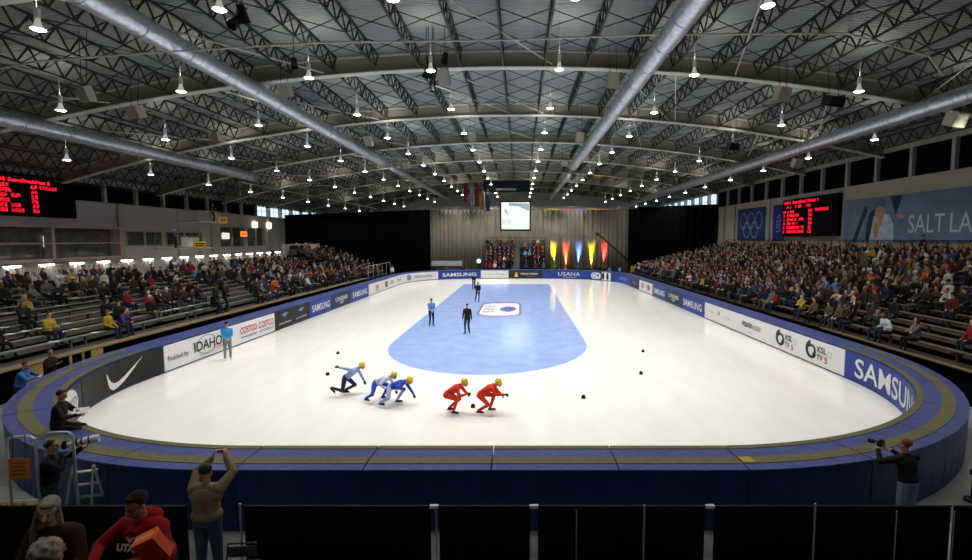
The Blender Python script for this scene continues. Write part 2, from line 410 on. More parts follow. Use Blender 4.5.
# ---------------------------------------------------------------- lamps
m_bell = mat('lamp housing', '#c9cbc6', rough=.35, metal=.3, emit=.05); m_glow = mat('lamp glow', '#fffaf0', emit=26)
m_lglass = mat('lamp reflector glass', '#f1f3ee', rough=.3, emit=.30)
m_glow.cycles.emission_sampling = 'NONE'; m_bell.cycles.emission_sampling = 'NONE'; m_lglass.cycles.emission_sampling = 'NONE'
def mk_lamp():
    t = thing('high_bay_lamp', 'x', 'lamp')
    mb = MB(); mb.lathe([(.07, .78), (.11, .76), (.11, .42), (.09, .40)], n=12); mb.build('ballast', m_bell, t, smooth=False)
    mb = MB(); mb.lathe([(.07, .41), (.10, .30), (.15, .14), (.26, .03), (.27, 0), (.25, .02), (.14, .14), (.07, .38)], n=20); rf_ = mb.build('reflector', m_lglass, t, smooth=True)
    mb = MB(); mb.lathe([(.001, -.02), (.19, -.02), (.24, .02), (.19, .04), (.001, .04)], n=20); mb.build('lens', m_glow, rf_)
    mb = MB(); mb.bar((0, 0, 0), (0, 0, 1), .025, n=6); mb.build('drop_rod', m_frame, t, (0, 0, .78))
    return t
lamp0 = mk_lamp(); first = True
colX = [-27.2, -21.2, -15.6, -9.7, -4.1, 1.8, 8.0, 15.6, 21.2]
colN = ['far left', 'second from left', 'third from left', 'fourth from left', 'left of centre', 'right of centre', 'third from right', 'second from right', 'far right']
rowN = ['nearest', 'second', 'third', 'fourth', 'fifth', 'sixth', 'seventh', 'eighth', 'ninth', 'tenth', 'eleventh', 'farthest']
for r_ in range(-2, 12):
    for c_, X in enumerate(colX):
        Y = 16.8+6.85*r_; z = 13.25-.0041*X*X
        if c_ == 0 and r_ <= 0: continue
        t = lamp0 if first else copy_tree(lamp0); first = False
        t.location = (X, Y, z); t.scale = (.8, .8, .85)
        t['label'] = ('glowing bell-shaped ceiling lamp, %s row from the camera, %s column' % (rowN[r_], colN[c_])) if r_ >= 0 else 'glowing ceiling lamp above the near seats, %s column, %s row' % (colN[c_], 'overhead' if r_ == -2 else 'next'); t['group'] = 'hanging roof lamps'
        rink = abs(X+1) < 13 and r_ >= 0
        for ch in t.children:
            if ch.name.startswith('drop_rod'): ch.scale = (1, 1, (zdk(X)-z-.78*.85-.04)/.85)
        ln = 'lamp_near' if r_ < 0 else 'lamp_rink' if rink else 'lamp_side'
        ld = bpy.data.lights.get(ln)
        if not ld:
            ld = bpy.data.lights.new(ln, 'SPOT'); ld.energy = {'lamp_near': LAMP_W_NEAR, 'lamp_rink': LAMP_W_RINK, 'lamp_side': LAMP_W_SIDE}[ln]
            ld.spot_size = R(112 if rink else 140); ld.spot_blend = .35; ld.shadow_soft_size = .25; ld.color = (1, .975, .925)
        lo = bpy.data.objects.new('bulb', ld); C.objects.link(lo); lo.parent = t; lo.location = (0, 0, -.06)
        # light leaving the glass reflector upwards, onto the deck
        lu = bpy.data.lights.get('lamp_up')
        if not lu:
            lu = bpy.data.lights.new('lamp_up', 'SPOT'); lu.energy = 52; lu.spot_size = R(165); lu.spot_blend = .6; lu.shadow_soft_size = .2; lu.color = (1, .96, .88)
        lo = bpy.data.objects.new('upper_bulb', lu); C.objects.link(lo); lo.parent = t; lo.location = (0, 0, .82); lo.rotation_euler = (math.pi, 0, 0)
# ================================================================== PADS
m_padb = mat('pad cover blue vinyl', '#39457f', rough=.4, noise=.18, nscale=5, bump=.35, bscale=7)
m_padn = mat('pad side navy vinyl', '#1a2b6c', rough=.5, noise=.2, nscale=3, bump=.3, bscale=5)
m_pado = mat('pad stripe olive', '#5a5737', rough=.6, noise=.15, nscale=6, bump=.3, bscale=9)
m_pady = mat('pad stripe yellow patch', '#a08a2c', rough=.6, noise=.1)
def sweep(mb, s0, s1, o0, o1, z0, z1, mi=0, step=.5):
    n = max(1, int(math.ceil((s1-s0)/step))) if (curved(s0) or curved(s1)) else 1
    vs = []
    for i in range(n+1):
        s = s0+(s1-s0)*i/n
        a = path(s, o0); b = path(s, o1)
        vs += [(*a, z0), (*b, z0), (*b, z1), (*a, z1)]
    fs = [(0, 3, 2, 1), (4*n, 4*n+1, 4*n+2, 4*n+3)]
    for i in range(n):
        p = 4*i
        fs += [(p, p+1, p+5, p+4), (p+1, p+2, p+6, p+5), (p+2, p+3, p+7, p+6), (p+3, p, p+4, p+7)]
    mb.add(vs, fs, mi)
NP = 66; PL = PER/NP
def zone_of(s):
    s %= PER
    if s < LEN[0]: return 'left side', s
    if s < S_TOP: return 'far left corner', s-LEN[0]
    if s < S_TOP+LEN[2]: return 'far end', s-S_TOP
    if s < S_RIGHT: return 'far right corner', s-S_TOP-LEN[2]
    if s < S_RIGHT+LEN[4]: return 'right side', s-S_RIGHT
    if s < S_NEAR: return 'near right corner', s-S_RIGHT-LEN[4]
    if s < S_NEAR+LEN[6]: return 'near end', s-S_NEAR
    return 'near left corner', s-S_NEAR-LEN[6]
ordn = ['first', 'second', 'third', 'fourth', 'fifth', 'sixth', 'seventh', 'eighth', 'ninth', 'tenth', 'eleventh', 'twelfth', 'thirteenth', 'fourteenth', 'fifteenth', 'sixteenth', 'seventeenth', 'eighteenth', 'nineteenth', 'twentieth']
zc = {}
for k in range(NP):
    s0, s1 = k*PL+.012, (k+1)*PL-.012
    z, q = zone_of((s0+s1)/2); zc[z] = zc.get(z, 0)+1
    direc = {'left side': 'counting away from the camera', 'far left corner': 'counting left to right', 'far end': 'counting left to right', 'far right corner': 'counting left to right',
             'right side': 'counting towards the camera', 'near right corner': 'counting towards the near end', 'near end': 'counting right to left', 'near left corner': 'counting away from the near end'}[z]
    near = 'near' in z
    t = thing('crash_pad', '%s blue crash pad on the %s, %s' % (ordn[zc[z]-1], z, direc), 'crash pad', group='crash pads around the ice')
    mb = MB(); sweep(mb, s0, s1, 0, PAD_D-.02, 0.0, .30); sweep(mb, s0, s1, .01, PAD_D, .32, PAD_H-.03)
    mb.build('foam_body', m_padn, t)
    if near:
        for (a, b_, m, nm) in ((0, .16, m_pado, 'inner_stripe'), (.16, .54, m_padb, 'top_cover'), (.54, .83, m_pado, 'outer_stripe'), (.83, PAD_D+.015, m_padb, 'outer_cover')):
            mb = MB(); sweep(mb, s0, s1, a, b_, PAD_H-.03, PAD_H+(.012 if 'stripe' in nm else .0)); mb.build(nm, m, t)
        if s0 <= S_NEAR-.6 < s1:
            mb = MB(); sweep(mb, S_NEAR-.6, min(s1, S_NEAR+.1), .56, .81, PAD_H-.01, PAD_H+.02); mb.build('yellow_patch', m_pady, t)
    else:
        mb = MB(); sweep(mb, s0, s1, -.0, PAD_D+.015, PAD_H-.03, PAD_H); mb.build('top_cover', m_padb, t)
        
# ================================================================== BANNERS
cols = {'w': '#dcdcdc', 'k': '#10100f', 'b': '#1f3b8c', 'd': '#16233f', 'r': '#c22a2e', 'g': '#8f9296', 'y': '#d8b43a', 'bl': '#2a52b0', 'dg': '#3b3b3d', 'lb': '#6f8fc9', 'gr': '#5b8f4a', 'bg': '#22252a', 'sl': '#9aa6b8'}
cm = {k: mat('banner ink '+k, v, rough=.5, bump=.12 if k in 'kwb' else 0, bscale=2.5) for k, v in cols.items()}
CK = list(cm); CMATS = [cm[k] for k in CK]
def banner(s0, s1, base, label, items, z0=.07, z1=1.12):
    """items: (kind, args..., u, v, w, h, colour) with u,v,w,h as fractions/metres of the banner"""
    mb = MB(); sweep(mb, s0, s1, -.03, -.004, z0, z1, CK.index(base), .4)
    me = mb
    t = thing('advertising_banner', label, 'banner')
    me.build('cloth', CMATS, t)
    Lb = s1-s0; H = z1-z0
    def fn(layer):
        def f(u, v):
            x, y = path(s0+u, -.034-.004*layer); return (x, y, z0+v)
        return f
    for it in items:
        kind, col, u, v, w, h = it[:6]; ex = it[6:] ; mb = MB()
        layer = 3
        if kind == 'ov': geo = disc2(); nm = 'emblem'; layer = 1
        elif kind == 'rr': geo = round2(.5, w/h); nm = 'emblem'; layer = 1
        elif kind == 'rect': geo = poly2([(-.5, -.5), (.5, -.5), (.5, .5), (-.5, .5)]); nm = 'panel'; layer = 1
        elif kind == 'ring': geo = ring2(*ex); nm = 'emblem'
        elif kind == 'poly': geo = poly2(ex[0]); nm = 'emblem'
        elif kind == 'txt': geo = text_geo(ex[0], ex[1] if len(ex) > 1 else .02, ex[2] if len(ex) > 2 else 0); nm = 'lettering'
        if (curved(s0+u*Lb) or curved(s0+u*Lb+w/2) or curved(s0+u*Lb-w/2)) and kind in ('ov', 'rr', 'rect', 'poly'):
            # fan in strips so that the shape follows the curve
            n = 24; pts = geo[0]
            def span(x):
                ys = []
                for (x1, y1), (x2, y2) in zip(pts, pts[1:]+pts[:1]):
                    if (x1-x)*(x2-x) <= 0 and x1 != x2: ys.append(y1+(y2-y1)*(x-x1)/(x2-x1))
                return (min(ys), max(ys)) if ys else (0, 0)
            V = []; 
            for i in range(n+1):
                x = -.5+(i+.02*(1 if i == 0 else -1 if i == n else 0))/n; lo, hi = span(x); V += [(x, lo), (x, hi)]
            geo = (V, [(2*i, 2*i+2, 2*i+3, 2*i+1) for i in range(n)])
        put2d(mb, geo[0], geo[1], fn(layer), u*Lb if u <= 1 else u, v*H, w, h, CK.index(col))
        o = mb.build(nm, CMATS, t)
    return t
T = 'txt'
swoosh = [(-.5, .30), (-.47, -.12), (-.43, -.36), (-.33, -.5), (-.2, -.46), (-.05, -.34), (.1, -.16), (.28, .12), (.5, .5), (.2, .12), (0, -.1), (-.15, -.22), (-.27, -.24), (-.36, -.16), (-.42, 0), (-.45, .16)]
banner(PER-6.7, PER-3.9, 'd', 'blue banner with a white oval at the near left corner of the rink', [('ov', 'w', .5, .5, 2.1, 1.0), (T, 'dg', .52, .5, 1.75, .36, 'UNIVERSITY', .0)])
banner(PER-3.85, PER+1.0, 'k', 'black banner with a large white swoosh tick in the near left corner', [('poly', 'w', .56, .5, 2.1, .86, swoosh)])
banner(1.05, 10.3, 'w', 'long white banner on the left boards reading Padded by Idaho and Costco', [
    (T, 'dg', .09, .42, 1.3, .28, 'Padded by', .0), ('ring', 'sl', .30, .55, 1.5, .9, .06, 20, 340), (T, 'bg', .315, .55, 2.1, .46, 'IDAHO', .02), (T, 'r', .42, .26, 1.3, .13, 'SPEEDSKATING', .0), (T, 'g', .33, .14, 1.6, .08, 'POWERED CRASH PADS', .0),
    (T, 'r', .69, .60, 1.65, .36, 'COSTCO', .015), (T, 'bl', .69, .27, 1.55, .13, 'WHOLESALE', .01), (T, 'r', .89, .60, 1.65, .36, 'COSTCO', .015), (T, 'bl', .89, .27, 1.55, .13, 'WHOLESALE', .01)])
def samsung(s0, s1, lab, w=.8, h=.5): banner(s0, s1, 'b', lab, [(T, 'w', .5, .5, (s1-s0)*w, h, 'SAMSUNG', .018)])
fl_ = [(-.5, .1), (0, .5), (.5, .35), (.1, .15), (.3, -.1), (0, -.05), (-.1, -.5), (-.2, 0)]
banner(10.35, 15.2, 'k', 'black banner with two blue wing emblems between the Costco and Samsung banners', [
    ('poly', 'lb', .26, .70, 1.1, .32, fl_), (T, 'w', .26, .26, 1.6, .18, 'pure fitness', .01, .3), ('poly', 'lb', .74, .70, 1.1, .32, fl_), (T, 'w', .74, .26, 1.6, .18, 'pure fitness', .01, .3)])
samsung(15.25, 19.3, 'blue Samsung banner beside the black winged banner on the left boards')
banner(19.35, 23.6, 'd', 'dark blue banner with a grey winged emblem between two Samsung banners at left', [(T, 'w', .5, .6, 2.7, .32, 'LONGINES', .02), ('poly', 'sl', .5, .26, 1.3, .26, [(-.5, .5), (.5, .5), (0, -.5)])])
samsung(23.65, 28.8, 'blue Samsung banner farther up the left boards beside the white banners')
s_a = LEN[0]
banner(28.85, s_a+1.5, 'w', 'white banner with red and grey logos leading into the far left corner', [
    (T, 'r', .2, .6, 1.2, .4, 'USA', .03), (T, 'r', .2, .25, 1.4, .18, 'SPORT', .0), ('rect', 'dg', .45, .5, 1.0, .6), (T, 'dg', .62, .55, 1.6, .4, 'ZUPAN', .01), (T, 'dg', .86, .55, 1.8, .4, 'Kenwood', .01)])
banner(s_a+1.55, s_a+8.2, 'w', 'white banner with a dark blue oval logo in the far left corner', [
    ('ov', 'bl', .2, .5, 1.2, .7), ('ring', 'w', .2, .5, .9, .4, .12), (T, 'dg', .62, .5, 3.2, .34, 'SPEEDSKATING', .01)])
samsung(s_a+8.25, S_TOP+.1, 'blue Samsung banner on the far end boards at left')
samsung(S_TOP-.9+1.05, S_TOP+.2+.2, 'narrow end of the far blue banner') if False else None
T0 = S_TOP
banner(T0+.15, T0+4.0, 'w', 'white banner with faint grey writing on the far end boards', [(T, 'g', .3, .5, 1.3, .18, 'crowne plaza', 0), (T, 'g', .8, .5, 1.0, .18, 'hotel', 0), ('ov', 'gr', .58, .6, .15, .15)])
banner(T0+4.05, T0+8.75, 'bg', 'black banner with a gold emblem under the far bleachers', [('poly', 'y', .22, .5, .5, .7, [(-.5, -.5), (.5, -.5), (.3, .1), (0, .5), (-.3, .1)]), (T, 'w', .6, .58, 2.4, .22, 'WELLS FARGO', .02), (T, 'y', .66, .25, 1.2, .1, 'speedskating', 0)])
banner(T0+8.8, S_RIGHT-14.14+6.0, 'b', 'blue banner with white outlined lettering on the far end boards at right', [('rr', 'b', .55, .52, 3.3, .7), (T, 'w', .55, .58, 3.1, .5, 'USANA', 0.0), (T, 'w', .55, .16, 1.9, .12, 'OFFICIAL SUPPLIER', 0)])
q = S_RIGHT-14.14+6.05
banner(q, q+1.9, 'b', 'blue banner with a white round logo at the far right corner', [('rr', 'w', .5, .5, 1.6, .84), ('ring', 'bl', .35, .5, .55, .6, .14), ('poly', 'bl', .68, .5, .5, .5, fl_)])
banner(q+1.95, q+3.6, 'w', 'white banner with two dark upright ovals at the far right corner', [('ov', 'bg', .15, .5, .45, .95), ('ov', 'bg', .62, .5, .45, .95)])
banner(q+3.65, S_RIGHT+2.4, 'b', 'blue banner with pale lettering at the start of the right boards', [(T, 'lb', .5, .5, 2.8, .45, 'GENERALI', .03)])
def SR(Y): return S_RIGHT+(YF-RC)-Y
banner(S_RIGHT+2.45, SR(53.8), 'd', 'dark blue banner with small writing at the far end of the right boards', [(T, 'sl', .5, .5, 2.2, .25, 'WATER', .01)])
banner(SR(53.75), SR(48.4), 'w', 'white banner with two round red and grey emblems on the far right boards', [('ring', 'dg', .28, .55, 1.2, .6, .14), ('ov', 'r', .28, .55, .5, .25), ('ring', 'r', .73, .55, 1.3, .6, .2), ('ov', 'dg', .73, .55, .6, .28)])
samsung(SR(48.35), SR(43.8), 'far blue Samsung banner on the right boards beside the white emblem banner')
banner(SR(43.75), SR(39.6), 'd', 'dark banner with a grey winged emblem between two Samsung banners at right', [(T, 'w', .5, .6, 2.7, .32, 'LONGINES', .02), ('poly', 'sl', .5, .26, 1.3, .26, [(-.5, .5), (.5, .5), (0, -.5)])])
samsung(SR(39.55), SR(34.6), 'nearer straight blue Samsung banner on the right boards')
SW = SR(34.55); EW = SR(19.5)
LW = EW-SW
def ksl(u): return [('ring', 'bg', u, .56, .86, .80, .30, 100, 330, 28, .12), ('ring', 'bg', u+.004, .5, .60, .58, .34, -70, 150, 28, .12), (T, 'dg', u+.052, .66, .62, .27, 'KSL', .02), (T, 'dg', u+.043, .33, .42, .26, 'TV', .02), (T, 'r', u+.072, .30, .2, .26, '5', .02), ('ring', 'sl', u+.088, .60, .3, .26, .1)]
banner(SW, EW, 'w', 'long white banner on the right boards reading vitaminwater and KSL TV', [
    (T, 'sl', .08, .55, 1.0, .12, 'STEIN ERIKSEN', 0), ('ov', 'g', .165, .6, .35, .3), (T, 'sl', .25, .5, 1.0, .12, 'LODGE', 0), (T, 'dg', .43, .60, 1.3, .36, 'vitamin', .01), (T, 'g', .51, .56, 1.0, .32, 'water', 0), (T, 'g', .46, .2, .5, .1, 'enhanced', 0)] + ksl(.675)+ksl(.85))
banner(EW+.05, EW+10.5, 'b', 'big blue Samsung banner wrapped around the near right corner', [(T, 'w', .345, .5, 6.0, .74, 'SAMSUNG', .012)])
# ================================================================== STANDS
m_bench = mat('bench plank brown', '#5a4a38', rough=.6, noise=.2, nscale=4)
m_benchg = mat('bench plank grey', '#6d6c64', rough=.6, noise=.2, nscale=4)
m_riser = mat('stand riser dark', '#191817', rough=.8)
m_deckr = mat('stand tread brown', '#3f352b', rough=.8, noise=.25, nscale=3)
m_deckg = mat('stand tread grey', '#47463f', rough=.8, noise=.25, nscale=3)
m_green = mat('green seat plastic', '#14402c', rough=.5)
m_ply = mat('plywood panel', '#b08d4e', rough=.7, noise=.1)
def stand(name, label, X0, sgn, Y0, Y1, z0, rows, dep, rise, mb_, mt, skirt=m_black):
    """X0 front edge; sgn +1 rises towards +X"""
    t = thing(name, label, 'bleachers', (X0, Y0, 0))
    fr = MB(); L = Y1-Y0-.03
    for i in range(rows):
        a, b_ = sorted((sgn*dep*i, sgn*dep*(i+1)))
        z = z0+rise*i; fr.box((a, 0, z-.09), (b_, L, z))
    fr.build('tread', mt, t)
    rs = MB()
    for i in range(rows):
        a, b_ = sorted((sgn*(dep*i), sgn*(dep*i+.03)))
        z = z0+rise*i; rs.box((a, .01, 0 if i == 0 else z-rise), (b_, L-.01, z-.02))
    for y in (0.02, L-.05):
        for i in range(rows):
            a, b_ = sorted((sgn*(dep*i+.03), sgn*dep*(i+1))); rs.box((a, y, 0), (b_, y+.03, z0+rise*i-.09))
    rs.build('riser', skirt, t)
    bme = None
    for i in range(rows):
        bm_ = MB(); a, b_ = sorted((sgn*.46, sgn*.76)); bm_.box((a, .02, .38), (b_, L-.02, .42))
        for y in (.3, L/2, L-.35): bm_.box((min(a, b_)+.1, y, 0), (max(a, b_)-.1, y+.05, .38))
        if bme is None: bme = bm_.mesh('bench', mb_)
        link('bench', bme, t, (sgn*dep*i, 0, z0+rise*i))
    return t
R_X0, R_Z0, R_N, R_D, R_R = 14.8, 1.15, 16, .78, .19
L_X0, L_Z0, L_N, L_D, L_R = -17.3, 1.15, 11, .86, .145
secR = [(10.0, 17.0), (17.0, 24.0), (24.0, 31.0), (31.0, 38.0), (38.0, 45.0), (45.0, 52.0), (52.0, 59.0), (59.0, 66.5)]
nmR = ['nearest brown bleacher section at the right edge of the photo', 'second bleacher section of the right stand under the city mural lettering', 'third bleacher section of the right stand under the mural figure',
       'fourth bleacher section of the right stand', 'fifth bleacher section of the right stand below the red scoreboard', 'sixth bleacher section of the right stand', 'seventh bleacher section of the right stand below the rings banner', 'last bleacher section of the right stand beside the black curtain']
for (a, b_), l in zip(secR, nmR): stand('bleacher_section', l, R_X0, 1, a, b_, R_Z0, R_N, R_D, R_R, m_bench, m_deckr)
secL = [(12.0, 20.0), (20.0, 27.0), (27.0, 34.0), (34.0, 41.0), (41.0, 48.0), (48.0, 55.5)]
nmL = ['nearest grey bleacher section at the left edge', 'second grey bleacher section behind the white tick banner', 'third bleacher section behind the Costco banner', 'fourth bleacher section of the left stand', 'fifth bleacher section of the left stand', 'sixth bleacher section of the left stand before the green seats']
for (a, b_), l in zip(secL, nmL): stand('bleacher_section', l, L_X0, -1, a, b_, L_Z0, L_N, L_D, L_R, m_benchg, m_deckg)
stand('bleacher_section', 'green seating block in the far left corner beside the black curtain', L_X0, -1, 55.5, 65.5, 1.0, 10, .86, .3, m_green, m_green)
# plywood fascia under the left stand
for n, (y0, y1) in enumerate(((16.6, 17.3), (18.35, 18.45), (18.9, 18.98), (19.3, 19.85))):
    mb = MB(); mb.box((-.02, 0, -.02), (.02, y1-y0, 1.15)); tag(mb.build('plywood_panel', m_ply, loc=(L_X0+.48, y0, 0)), ['square plywood panel under the left stand behind the man in blue', 'narrow plywood post under the left stand behind the swoosh banner', 'second narrow plywood post under the left stand', 'plywood end panel under the left stand nearest the blue pads'][n], 'panel')
mb = MB(); mb.box((0, 0, 0), (.5, 42, .045)); o = mb.build('counter_top', mat('worn timber ledge', '#77674a', rough=.7, noise=.25, nscale=2), loc=(L_X0+.02, 13, 1.16)); tag(o, 'long pale timber ledge along the front of the left stand', 'ledge')
mb = MB(); mb.box((0, 0, 0), (.22, 14, .04)); o = mb.build('counter_top', mat('brown rail', '#6d5a3d', rough=.6), loc=(R_X0-.24, 10, 1.18)); tag(o, 'brown timber ledge along the front of the right stand', 'ledge')

def railing(name, label, X, Y0, Y1, z0, h, m, pick=.0, post=2.0, rails=1):
    t = thing(name, label, 'railing', (X, Y0, z0)); L = Y1-Y0
    mb = MB(); mb.bar((0, 0, h), (0, L, h), .05, n=8)
    if rails > 1: mb.bar((0, 0, .1), (0, L, .1), .04, n=8)
    mb.build('top_rail', m, t); pm = MB(); pm.bar((0, 0, 0), (0, 0, h), .05, n=8); pme = pm.mesh('post', m)
    n = int(L/post)
    for i in range(n+1): link('post', pme, t, (0, L*i/n, 0))
    if pick:
        mb = MB()
        for i in range(int(L/pick)): mb.bar((0, i*pick, .1), (0, i*pick, h), .018)
        mb.build('pickets', m, t)
    return t
m_rail = mat('grey rail paint', '#8d8f8b', rough=.4, metal=.4); m_brail = mat('black rail', '#111213', rough=.5)
railing('guard_rail', 'black guard rail along the top of the right stand', 27.35, 10, 66, 4.15, 1.25, m_brail)
railing('picket_fence', 'grey picket fence behind the top row of the left stand', -27.0, 14, 57, 2.6, 1.4, m_rail, pick=.14)
railing('guard_rail', 'white sloping hand rail beside the green seats at far left', -16.9, 55.6, 65, 1.0, 1.5, m_flange, post=1.6)
mb = MB(); mb.box((-27.9, 14, 0), (-26.85, 57, 2.6)); struct(mb.build('wall_stand_back', m_dark))
mb = MB(); mb.box((-.15, 0, 0), (.15, 9.6, 4.9)); tag(mb.build('partition_panel', m_grey, loc=(-26.3, 55.8, 0)), 'grey partition behind the green seats at far left', 'panel')
# strip lamps on the picket fence
m_strip = mat('strip lamp glow', '#fffdf2', emit=16); m_strip.cycles.emission_sampling = 'NONE'
hb = MB(); hb.box((-.1, -.38, 0), (.1, .38, .09)); hme = hb.mesh('housing', m_rail)
gb = MB(); gb.box((-.12, -.36, -.05), (.12, .36, 0)); gme_ = gb.mesh('tube', m_strip)
sl = bpy.data.lights.new('strip_light', 'AREA'); sl.shape = 'RECTANGLE'; sl.size = .25; sl.size_y = .8; sl.energy = 26; sl.color = (1, .97, .88)
for i in range(17):
    y = 24.6+1.95*i
    t = thing('strip_lamp', '%s glowing strip lamp on the left stand picket fence, from the left' % ordn[i], 'lamp', (-27.0, y, 4.06), group='strip lamps above the left stand')
    link('housing', hme, t); link('tube', gme_, t); lo = link('light', sl, t, (0.1, 0, -.08)); lo.rotation_euler = (0, R(25), 0)
# low voltage: two round wall lamps on left wall
for i, y in enumerate((60.5, 64.2)):
    mb = MB(); mb.box((0, -.35, -.35), (.3, .35, .35)); o = mb.build('wall_lamp', mat('wall lamp glow', '#fff6dc', emit=6), loc=(WL+.06, y+5.5, 7.35)); tag(o, 'square glowing wall lamp at far left, %s of the pair' % ('left' if i == 0 else 'right'), 'lamp')

# ================================================================== CURTAINS
def drape(name, label, p, q, z0, z1, m, amp=.12, wl=.8, z2=None):
    z2 = z1 if z2 is None else z2
    p = Vector(p); q = Vector(q); d = (q-p); L = d.length; d.normalize(); nrm = Vector((-d.y, d.x)); mb = MB()
    n = int(L/wl*8); vs = []
    for i in range(n+1):
        u = L*i/n; w = amp*math.sin(2*math.pi*u/wl+1.3*math.sin(u*.7))+amp*.5*math.sin(u*5.1)
        c = p+d*u+nrm*w; e = c+nrm*.03
        zt = z1+(z2-z1)*i/n; vs += [(c.x, c.y, z0), (c.x, c.y, zt), (e.x, e.y, zt), (e.x, e.y, z0)]
    fs = []
    for i in range(n):
        a = 4*i; fs += [(a, a+1, a+5, a+4)[::-1], (a+1, a+2, a+6, a+5)[::-1], (a+2, a+3, a+7, a+6)[::-1], (a+3, a, a+4, a+7)[::-1]]
    mb.add(vs, fs); return tag(mb.build(name, m, smooth=True), label, 'curtain')
m_cg = mat('grey curtain cloth', '#7f7b6c', rough=.9, noise=.12, nscale=.5)
YC = 76.5
for n, (a, c) in enumerate(((-13.6, -8.7), (-8.65, -3.8), (-3.75, 1.1), (1.15, 6.0), (6.05, 11.1), (11.15, 16.4))):
    drape('stage_curtain', 'grey pleated curtain panel at the far end, %s from the left' % ordn[n], (a, YC), (c, YC), .0, 9.95, m_cg, .1, .62)
drape('blackout_curtain', 'large black curtain at the far left behind the green seats', (WL+.1, 74.6), (-13.7, 76.6), 0, 9.05, m_black, .1, 1.1, 9.95)
drape('blackout_curtain', 'large black curtain at the far right beside the packed stand', (16.5, 76.6), (WR-.1, 69.6), 0, 10.3, m_black, .1, 1.1)
def truss(name, label, p, q, w=.3, m=m_silver):
    p = Vector(p); q = Vector(q); t = thing(name, label, 'truss', p); L = (q-p); n = max(2, int(L.length/.6)); d = L.normalized(); mb = MB(); o = Vector((0, 0, 0))
    up = Vector((0, 0, 1)) if abs(d.z) < .9 else Vector((0, 1, 0)); sd = d.cross(up).normalized(); up = sd.cross(d)
    cor = [up*w/2+sd*w/2, up*w/2-sd*w/2, -up*w/2+sd*w/2, -up*w/2-sd*w/2]
    for c in cor: mb.bar(c, L+c, .05, n=6)
    mb.build('chords', m, t); mb = MB()
    for i in range(n):
        a = L*i/n; b2 = L*(i+1)/n
        for j, k in ((0, 1), (1, 3), (3, 2), (2, 0)): mb.bar(a+cor[j], b2+cor[k], .025)
    mb.build('lacing', m, t); return t
truss('curtain_truss', 'silver truss carrying the grey curtain at the far end', (-15.5, 75.9, 10.15), (19, 75.9, 10.15), .28)
# uplights
m_can = mat('black lamp can', '#0c0c0d', rough=.4)
for n, (px, colr, cn) in enumerate(((553.5, (1, .75, .02), 'yellow'), (566, (1, .10, .03), 'orange red'), (579, (.10, .22, 1), 'blue'), (592, (1, .80, .02), 'second yellow, right of the blue one'), (604.5, (1, .05, .05), 'red, rightmost'))):
    X = (px-520)*76/500; t = thing('uplight', 'stage uplight with a %s beam' % cn, 'spotlight', (X, 76.2, .85))
    mb = MB(); mb.lathe([(.10, -.28), (.15, -.25), (.15, .1), (.17, .12), (.17, .14), (.13, .12), (.11, -.1), (.001, -.12)], n=14); mb.build('housing', m_can, t)
    mb = MB(); mb.lathe([(.001, .05), (.12, .05), (.12, .07), (.001, .07)], n=14); mb.build('lens', mat('uplight lens %d' % n, tuple(min(1, c+.3) for c in colr), emit=12), t)
    mb = MB(); mb.bar((-.2, 0, -.1), (-.2, 0, -.45), .03); mb.bar((.2, 0, -.1), (.2, 0, -.45), .03); mb.bar((-.22, 0, -.45), (.22, 0, -.45), .05); mb.box((-.22, -.03, -.12), (-.15, .03, -.08)); mb.box((.15, -.03, -.12), (.22, .03, -.08)); mb.build('yoke', m_can, t)
    ld = bpy.data.lights.new('uplight_%d' % n, 'SPOT'); ld.energy = 17000; ld.color = colr; ld.spot_size = R(20); ld.spot_blend = .95; ld.shadow_soft_size = .08
    lo = link('bulb', ld, t, (0, 0, .17)); lo.rotation_euler = (R(176.5), 0, 0)
mb = MB(); mb.box((0, 0, 0), (12.5, 1.3, .5)); tag(mb.build('equipment_riser', m_riser, loc=(3.9, 75.0-.1, 0)), 'low black riser carrying the coloured uplights', 'riser')
# projection screen
t = thing('projection_screen', 'bright square projection screen with a black border hung before the grey curtain', 'screen', (-.65, 72, 0))
mb = MB(); mb.box((-2.2, .02, 6.65), (2.2, .1, 10.9)); mb.build('border', m_dark, t)
mb = MB(); mb.box((-2.0, 0, 6.9), (2.0, .02, 10.7)); mb.build('picture', mat('projected picture', '#e4ece9', emit=.72), t)
e1 = mat('projected teal', '#5fa3a5', emit=.45); e2 = mat('projected grey', '#8c999f', emit=.6); e3 = mat('projected orange', '#c98a4a', emit=.45)
mb = MB(); mb2 = MB(); mb3 = MB(); mb4 = MB(); f = lambda u, v: (u, -.02, v)
put2d(mb, *poly2([(-.5, .5), (.5, .5), (.5, -.5), (0, .1), (-.5, .2)]), f, .5, 10.0, 2.9, 1.2, 1)
put2d(mb2, *poly2([(-.5, .5), (.1, .4), (.5, -.5), (.2, -.4)]), f, -1.35, 9.3, .7, .9, 0)
put2d(mb3, *text_geo('SALT LAKE', .02), f, -1.3, 8.15, 1.3, .3, 1); put2d(mb4, *text_geo('SHORT TRACK', .02), f, -1.2, 7.7, 1.4, .25, 2)
mb.build('picture_sky', [e1, e2, e3], t); mb2.build('picture_figure', [e1, e2, e3], t); mb3.build('lettering', [e1, e2, e3], t); mb4.build('lettering', [e1, e2, e3], t)
mb = MB()
for x in (-1.8, 1.8): mb.bar((x, .05, 10.9), (x, .05, zdk(x)-.3), .02)
mb.build('hanging_cables', m_dark, t)
